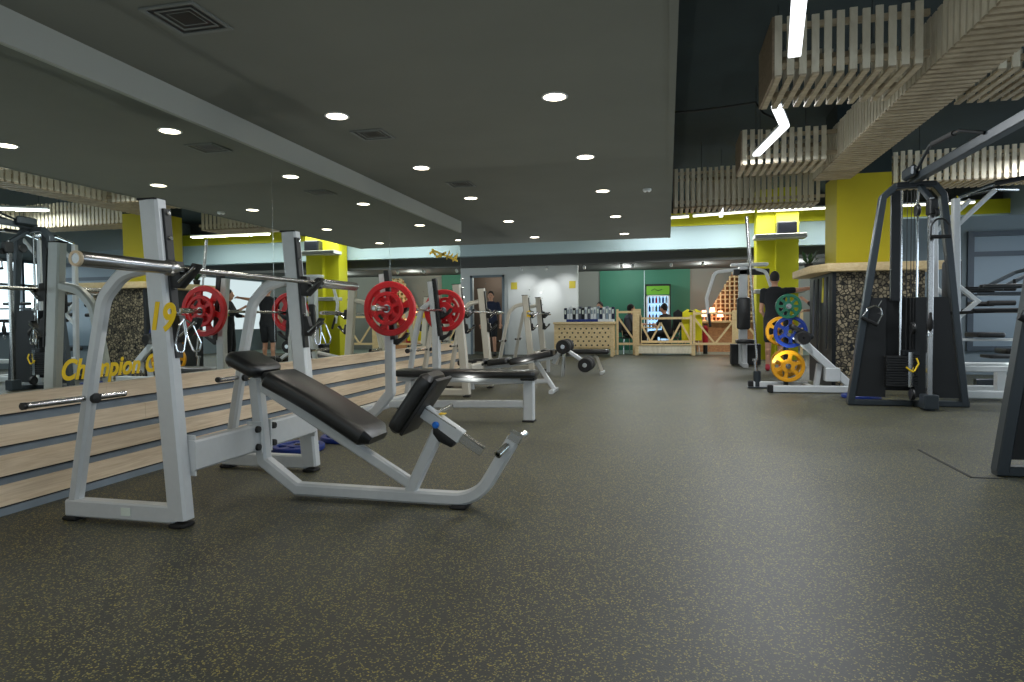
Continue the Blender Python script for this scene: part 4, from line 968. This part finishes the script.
# ------------------------------------------------------------------ people
def blob(name, fill, vox, m, parent, sm=6):
    mb = MB(); fill(mb); bm = mb.bm; bmesh.ops.recalc_face_normals(bm, faces=bm.faces)
    me = bpy.data.meshes.new(name+'_src'); bm.to_mesh(me); bm.free()
    tmp = bpy.data.objects.new(name+'_src', me); C.objects.link(tmp)
    r = tmp.modifiers.new('r', 'REMESH'); r.mode = 'VOXEL'; r.voxel_size = vox; r.use_smooth_shade = True
    s = tmp.modifiers.new('s', 'SMOOTH'); s.factor = .5; s.iterations = sm
    dg = bpy.context.evaluated_depsgraph_get(); out = bpy.data.meshes.new_from_object(tmp.evaluated_get(dg))
    bpy.data.objects.remove(tmp)
    out.name = name; out.materials.clear(); out.materials.append(M[m])
    for p in out.polygons: p.use_smooth = True
    o = bpy.data.objects.new(name, out); C.objects.link(o)
    if parent: o.parent = parent
    return o
def torso(mb, prof, extra=0):
    """prof: list of (x,y,z,rx,ry)"""
    rings = []
    for (x, y, z, rx, ry) in prof:
        rings.append([V((x+(rx+extra)*math.cos(2*PI*k/18), y+(ry+extra)*math.sin(2*PI*k/18), z)) for k in range(18)])
    mb.loft(rings)
def hand(mb, w, d, up, s):
    """palm and five bent fingers from wrist w along direction d; s = thumb side"""
    d = V(d).normalized(); up = V(up); up = (up-d*up.dot(d)).normalized(); sd = d.cross(up).normalized()*s; w = V(w)
    mb.cap(w, w+d*.085, .024, .030); mb.cap(w+d*.04+sd*.02, w+d*.085+sd*.022, .02, .016); mb.cap(w+d*.04-sd*.02, w+d*.08-sd*.022, .02, .015)
    for k, (o, ln) in enumerate(((.028, .068), (.01, .078), (-.01, .072), (-.028, .056))):
        a = w+d*.09+sd*o; b = a+d*ln*.5-up*.006; c = b+d*ln*.42-up*.026
        mb.cap(a, b, .0095, .009); mb.cap(b, c, .009, .0078)
    a = w+d*.03+sd*.026; b = a+sd*.026+d*.026-up*.008; c = b+sd*.006+d*.032-up*.01
    mb.cap(a, b, .013, .011); mb.cap(b, c, .011, .009)
def person(label, loc, rz, J, prof, shirt, pants, shorts=False, sleeve=.6, shoe='black', facing=0, hairlong=False, hm='hair'):
    t = thing('person', label, 'person', loc, None, rz)
    n = V(J['neck']); h = V(J['head'])
    def head(mb):
        mb.cap(n-V((0, 0, .04)), h+V((0, 0, -.07)), .058, .052)
        mb.sphere(h, .105, (.76, .92, 1.12)); mb.sphere(h+V((0, .03, -.07)), .06, (.85, 1, .8))
        mb.sphere(h+V((0, .10, -.02)), .016, (1, 1.3, 1.5))
        for s in (-1, 1): mb.sphere(h+V((s*.082, .0, -.015)), .022, (.5, .8, 1.3))
    def body(mb):
        torso(mb, prof); head(mb)
        for s in ('L', 'R'):
            sg = -1 if s == 'L' else 1
            mb.cap(J['sh'+s], J['el'+s], .052, .040); mb.cap(J['el'+s], J['wr'+s], .040, .026)
            dd = V(J['wr'+s])-V(J['el'+s]); hand(mb, J['wr'+s], dd, (0, -1, .2) if abs(dd.normalized().z) > .6 else (0, 0, 1), -sg)
            mb.cap(J['hip'+s], J['kn'+s], .088, .058); mb.cap(J['kn'+s], J['an'+s], .056, .036)
            mb.cap(V(J['kn'+s])*.65+V(J['an'+s])*.35+V((0, -.012, 0)), V(J['kn'+s])*.45+V(J['an'+s])*.55, .054, .044)
            an = V(J['an'+s]); mb.cap(an+V((0, -.02, -.04)), an+V((0, .15, -.055)), .034, .026)
    blob('body', body, .0085, 'skin', t)
    def top(mb):
        torso(mb, prof, .014)
        for s in ('L', 'R'):
            a = V(J['sh'+s]); e = V(J['el'+s]); w_ = V(J['wr'+s])
            if sleeve <= 1: mb.cap(a, a+(e-a)*sleeve, .066, .058)
            else: mb.cap(a, e, .066, .054); mb.cap(e, e+(w_-e)*(sleeve-1), .054, .038)
    blob('shirt', top, .012, shirt, t)
    def bot(mb):
        x, y, z, rx, ry = prof[0]; x1, y1, z1, rx1, ry1 = prof[1]
        torso(mb, [(x, y, z-.01, rx*.9, ry*.9), (x, y, z+.05, rx, ry), (x1, y1, z1+.02, rx1, ry1)], .012)
        for s in ('L', 'R'):
            a = V(J['hip'+s]); k = V(J['kn'+s]); an = V(J['an'+s])
            if shorts: mb.cap(a, a+(k-a)*.85, .104, .085)
            else: mb.cap(a, k, .104, .074); mb.cap(k, k+(an-k)*.93, .074, .056)
    blob('shorts' if shorts else 'trousers', bot, .012, pants, t)
    def hr(mb):
        mb.sphere(h+V((0, -.018, .028)), .112, (.78, .88, 1.02))
        if hairlong: mb.sphere(h+V((0, -.05, -.06)), .09, (.95, .6, 1.6))
    blob('hair', hr, .009, hm, t, 3)
    for s in (-1, 1):
        MB().sphere(h+V((s*.032, .089, .004)), .010, (1.1, .6, .8), 10, 6).build('eye', 'eye', t)
        def sho(mb, s=s):
            an = V(J['an'+('L' if s < 0 else 'R')])
            mb.cap(an+V((0, -.03, -.045)), an+V((0, .155, -.052)), .046, .036); mb.cap(an+V((0, -.02, -.03)), an+V((0, 0, .01)), .045, .043)
        blob('shoe', sho, .011, shoe, t, 3)
    MB().sphere(h+V((0, .093, -.052)), .014, (1.5, .4, .45), 10, 6).build('mouth', 'lips', t)
    return t
def stand(H=1.75, dl=0, dr=0):
    k = H/1.75
    J = dict(neck=(0, 0, 1.48), head=(0, .02, 1.63), shL=(-.18, 0, 1.41), shR=(.18, 0, 1.41), elL=(-.25, -.02, 1.13), elR=(.25, -.02, 1.13), wrL=(-.26, .06, .88), wrR=(.26, .06, .88),
             hipL=(-.09, 0, .92), hipR=(.09, 0, .92), knL=(-.10, .02+dl, .50), knR=(.10, .02+dr, .50), anL=(-.11, dl*1.2-.02, .09), anR=(.11, dr*1.2-.02, .09))
    prof = [(0, 0, .86, .15, .105), (0, 0, .95, .165, .115), (0, .0, 1.08, .14, .10), (0, 0, 1.25, .165, .115), (0, 0, 1.38, .18, .11), (0, 0, 1.45, .12, .08), (0, 0, 1.49, .06, .055)]
    J = {a: (v[0]*k, v[1]*k, v[2]*k) for a, v in J.items()}; prof = [tuple(q*k for q in p) for p in prof]
    return J, prof
def seated(dz=.0):
    J = dict(neck=(0, .04, 1.03), head=(0, .09, 1.18), shL=(-.18, .03, .96), shR=(.18, .03, .96), elL=(-.24, .14, .72), elR=(.24, .14, .72), wrL=(-.14, .36, .76), wrR=(.14, .36, .76),
             hipL=(-.09, 0, .53), hipR=(.09, 0, .53), knL=(-.12, .42, .53), knR=(.12, .42, .53), anL=(-.13, .40, .09), anR=(.13, .40, .09))
    prof = [(0, -.02, .47, .16, .13), (0, -.01, .56, .165, .12), (0, 0, .68, .14, .105), (0, .02, .82, .165, .115), (0, .03, .94, .18, .11), (0, .04, 1.0, .12, .08), (0, .04, 1.04, .06, .055)]
    return J, prof
J, pr = stand(1.78, .10, -.12)
person('person in navy top and dark shorts walking out of the brown doorway', (-4.76, 17.5, 0), PI+.1, J, pr, 'navy', 'blackcloth', True, .9)
J, pr = stand(1.84, 0, .04)
J['elR'] = (.45, .06, 1.50); J['wrR'] = (.70, .10, 1.54); J['elL'] = (-.23, .06, 1.12); J['wrL'] = (-.18, .24, 1.05)
person('person in black shirt and shorts seen from behind, right arm stretched toward the column', (1.93, 12.9, 0), -.1, J, pr, 'blackcloth', 'blackcloth', True, .5, 'redshoe')
J, pr = stand(1.72, 0, .03)
J['elL'] = (-.26, .14, 1.16); J['wrL'] = (-.14, .34, 1.30); J['elR'] = (.26, .12, 1.14); J['wrR'] = (.16, .32, 1.12)
person('person in dark clothes with lime stripe, half hidden by the stone column', (2.78, 12.7, 0), 1.2, J, pr, 'blackcloth', 'blackcloth', False, 1.6)
tag(MB().b2((2.62, 12.50, 1.13), (2.94, 12.54, 1.22), .01).build('sash', 'lime'), 'lime green band across the dark-clothed person near the column', 'sash')
J, pr = seated()
ps1 = person('seated person in black shirt facing left behind the middle railing', (-.02, 18.88, 0), math.radians(60), J, pr, 'blackcloth', 'blackcloth', False, .8)
J, pr = seated()
ps2 = person('seated person with long dark hair just right of the pine counter', (-1.10, 18.95, 0), math.radians(-70), J, pr, 'dark_room' if False else 'greycloth', 'blackcloth', False, 1.7, hairlong=True)
J, pr = seated()
ps3 = person('seated person behind the counter, only the dark hair showing above the binders', (-1.86, 18.9, 0), PI*.9, J, pr, 'greycloth', 'blackcloth', False, 1.5)
for q in (ps1, ps2, ps3): q.scale = (1.08, 1.08, 1.08)
ps3.location.z = .07
tag(MB().prism(rrect(.4, .4, .05, 3), (-1.86, 18.93, .50), (1, 0, 0), (0, 1, 0), .05, .01).tube([(-1.86, 18.93, 0), (-1.86, 18.93, .48)], .04).lathe([(0, 0), (.2, 0), (.18, .03), (0, .03)], (-1.86, 18.93, 0), (0, 0, 1)).build('stool', 'black'), 'black stool behind the pine counter', 'stool')

# belts on the stone base, pot on top
for i, (y, c, z0) in enumerate(((9.85, 'blackcloth', .55), (10.1, 'ypaint', 1.2), (10.4, 'blackcloth', .45), (10.7, 'greycloth', .7))):
    m = MB().sweep([(2.16, y, 1.55), (2.15, y, z0)], .07, .012, (0, 1, 0), .002)
    tag(m.build('hanging_strap', c), '%s strap hanging on the left side of the stone base, %s from the camera' % (('black', 'yellow-green', 'long black', 'grey')[i], ('nearest', 'second', 'third', 'farthest')[i]), 'strap', 'straps hanging on the stone base')
pp = thing('potted_plant', 'small dark leafy plant on the wooden ledge of the stone base', 'plant', (2.12, 10.9, 1.715))
MB().lathe([(0, 0), (.05, 0), (.07, .1), (.06, .1), (0, .08)], (0, 0, 0), (0, 0, 1), 16).build('pot', 'black', pp)
m = MB(); rs = random.Random(5)
for k in range(26):
    a = rs.uniform(0, 2*PI); r = rs.uniform(.06, .14); z = rs.uniform(.14, .26); p = V((math.cos(a)*r, math.sin(a)*r, z)); sd = V((-math.sin(a), math.cos(a), 0))*.02
    m.loft([[V((0, 0, .08)), V((0, 0, .08))+sd*.2, V((.002, 0, .082))], [p-sd, p+sd, p+V((0, 0, .004))]]); m.loft([[p-sd, p+sd, p+V((0, 0, .004))], [p*1.25-sd*.1, p*1.25+sd*.1, p*1.25+V((0, 0, .002))]])
m.build('foliage', 'leafm', pp)

# added unseen up-spots imitating bounce off the rubber floor toward the dark ceilings
for y in (-1.5, 1.2, 3.6, 6.0, 8.4, 10.8, 13.0):
    for x in (-1.9, -.3):
        l = bpy.data.lights.new('bounce_fill', 'SPOT'); l.energy = UP; l.spot_size = math.radians(165); l.spot_blend = 1; l.shadow_soft_size = 0; l.color = (1, 1, .93)
        o = bpy.data.objects.new('bounce_fill', l); C.objects.link(o); o.location = (x, y, .35); o.rotation_euler = (PI, 0, 0)
for y in (2.5, 6.0, 9.2, 12.5, 15):
    for x in (1.4, 4.2):
        l = bpy.data.lights.new('bounce_fill', 'SPOT'); l.energy = UP*1.6; l.spot_size = math.radians(165); l.spot_blend = 1; l.shadow_soft_size = 0; l.color = (.9, 1, 1)
        o = bpy.data.objects.new('bounce_fill', l); C.objects.link(o); o.location = (x, y, .35); o.rotation_euler = (PI, 0, 0)
# ------------------------------------------------------------------ world, camera
wd = bpy.data.worlds.new('World'); bpy.context.scene.world = wd; wd.use_nodes = True
wd.node_tree.nodes['Background'].inputs[0].default_value = (.80, .92, 1, 1); wd.node_tree.nodes['Background'].inputs[1].default_value = 1.0
cam = bpy.data.cameras.new('camera'); co = bpy.data.objects.new('camera', cam); C.objects.link(co)
F = 652.7; cam.sensor_width = 36; cam.lens = F/1024*36; cam.clip_start = .05; cam.clip_end = 200
yaw, pitch, roll = .23397, .032296, -.0087626
fw = V((-math.sin(yaw)*math.cos(pitch), math.cos(yaw)*math.cos(pitch), -math.sin(pitch))); r = V((math.cos(yaw), math.sin(yaw), 0)); u = r.cross(fw)
r2 = r*math.cos(roll)+u*math.sin(roll); u2 = -r*math.sin(roll)+u*math.cos(roll)
R = Matrix((r2, u2, -fw)).transposed(); co.matrix_world = Matrix.Translation((0, 0, .99)) @ R.to_4x4()
bpy.context.scene.camera = co
sc = bpy.context.scene
sc.view_settings.view_transform = 'Standard'; sc.view_settings.exposure = 0.0; sc.view_settings.gamma = 1.04
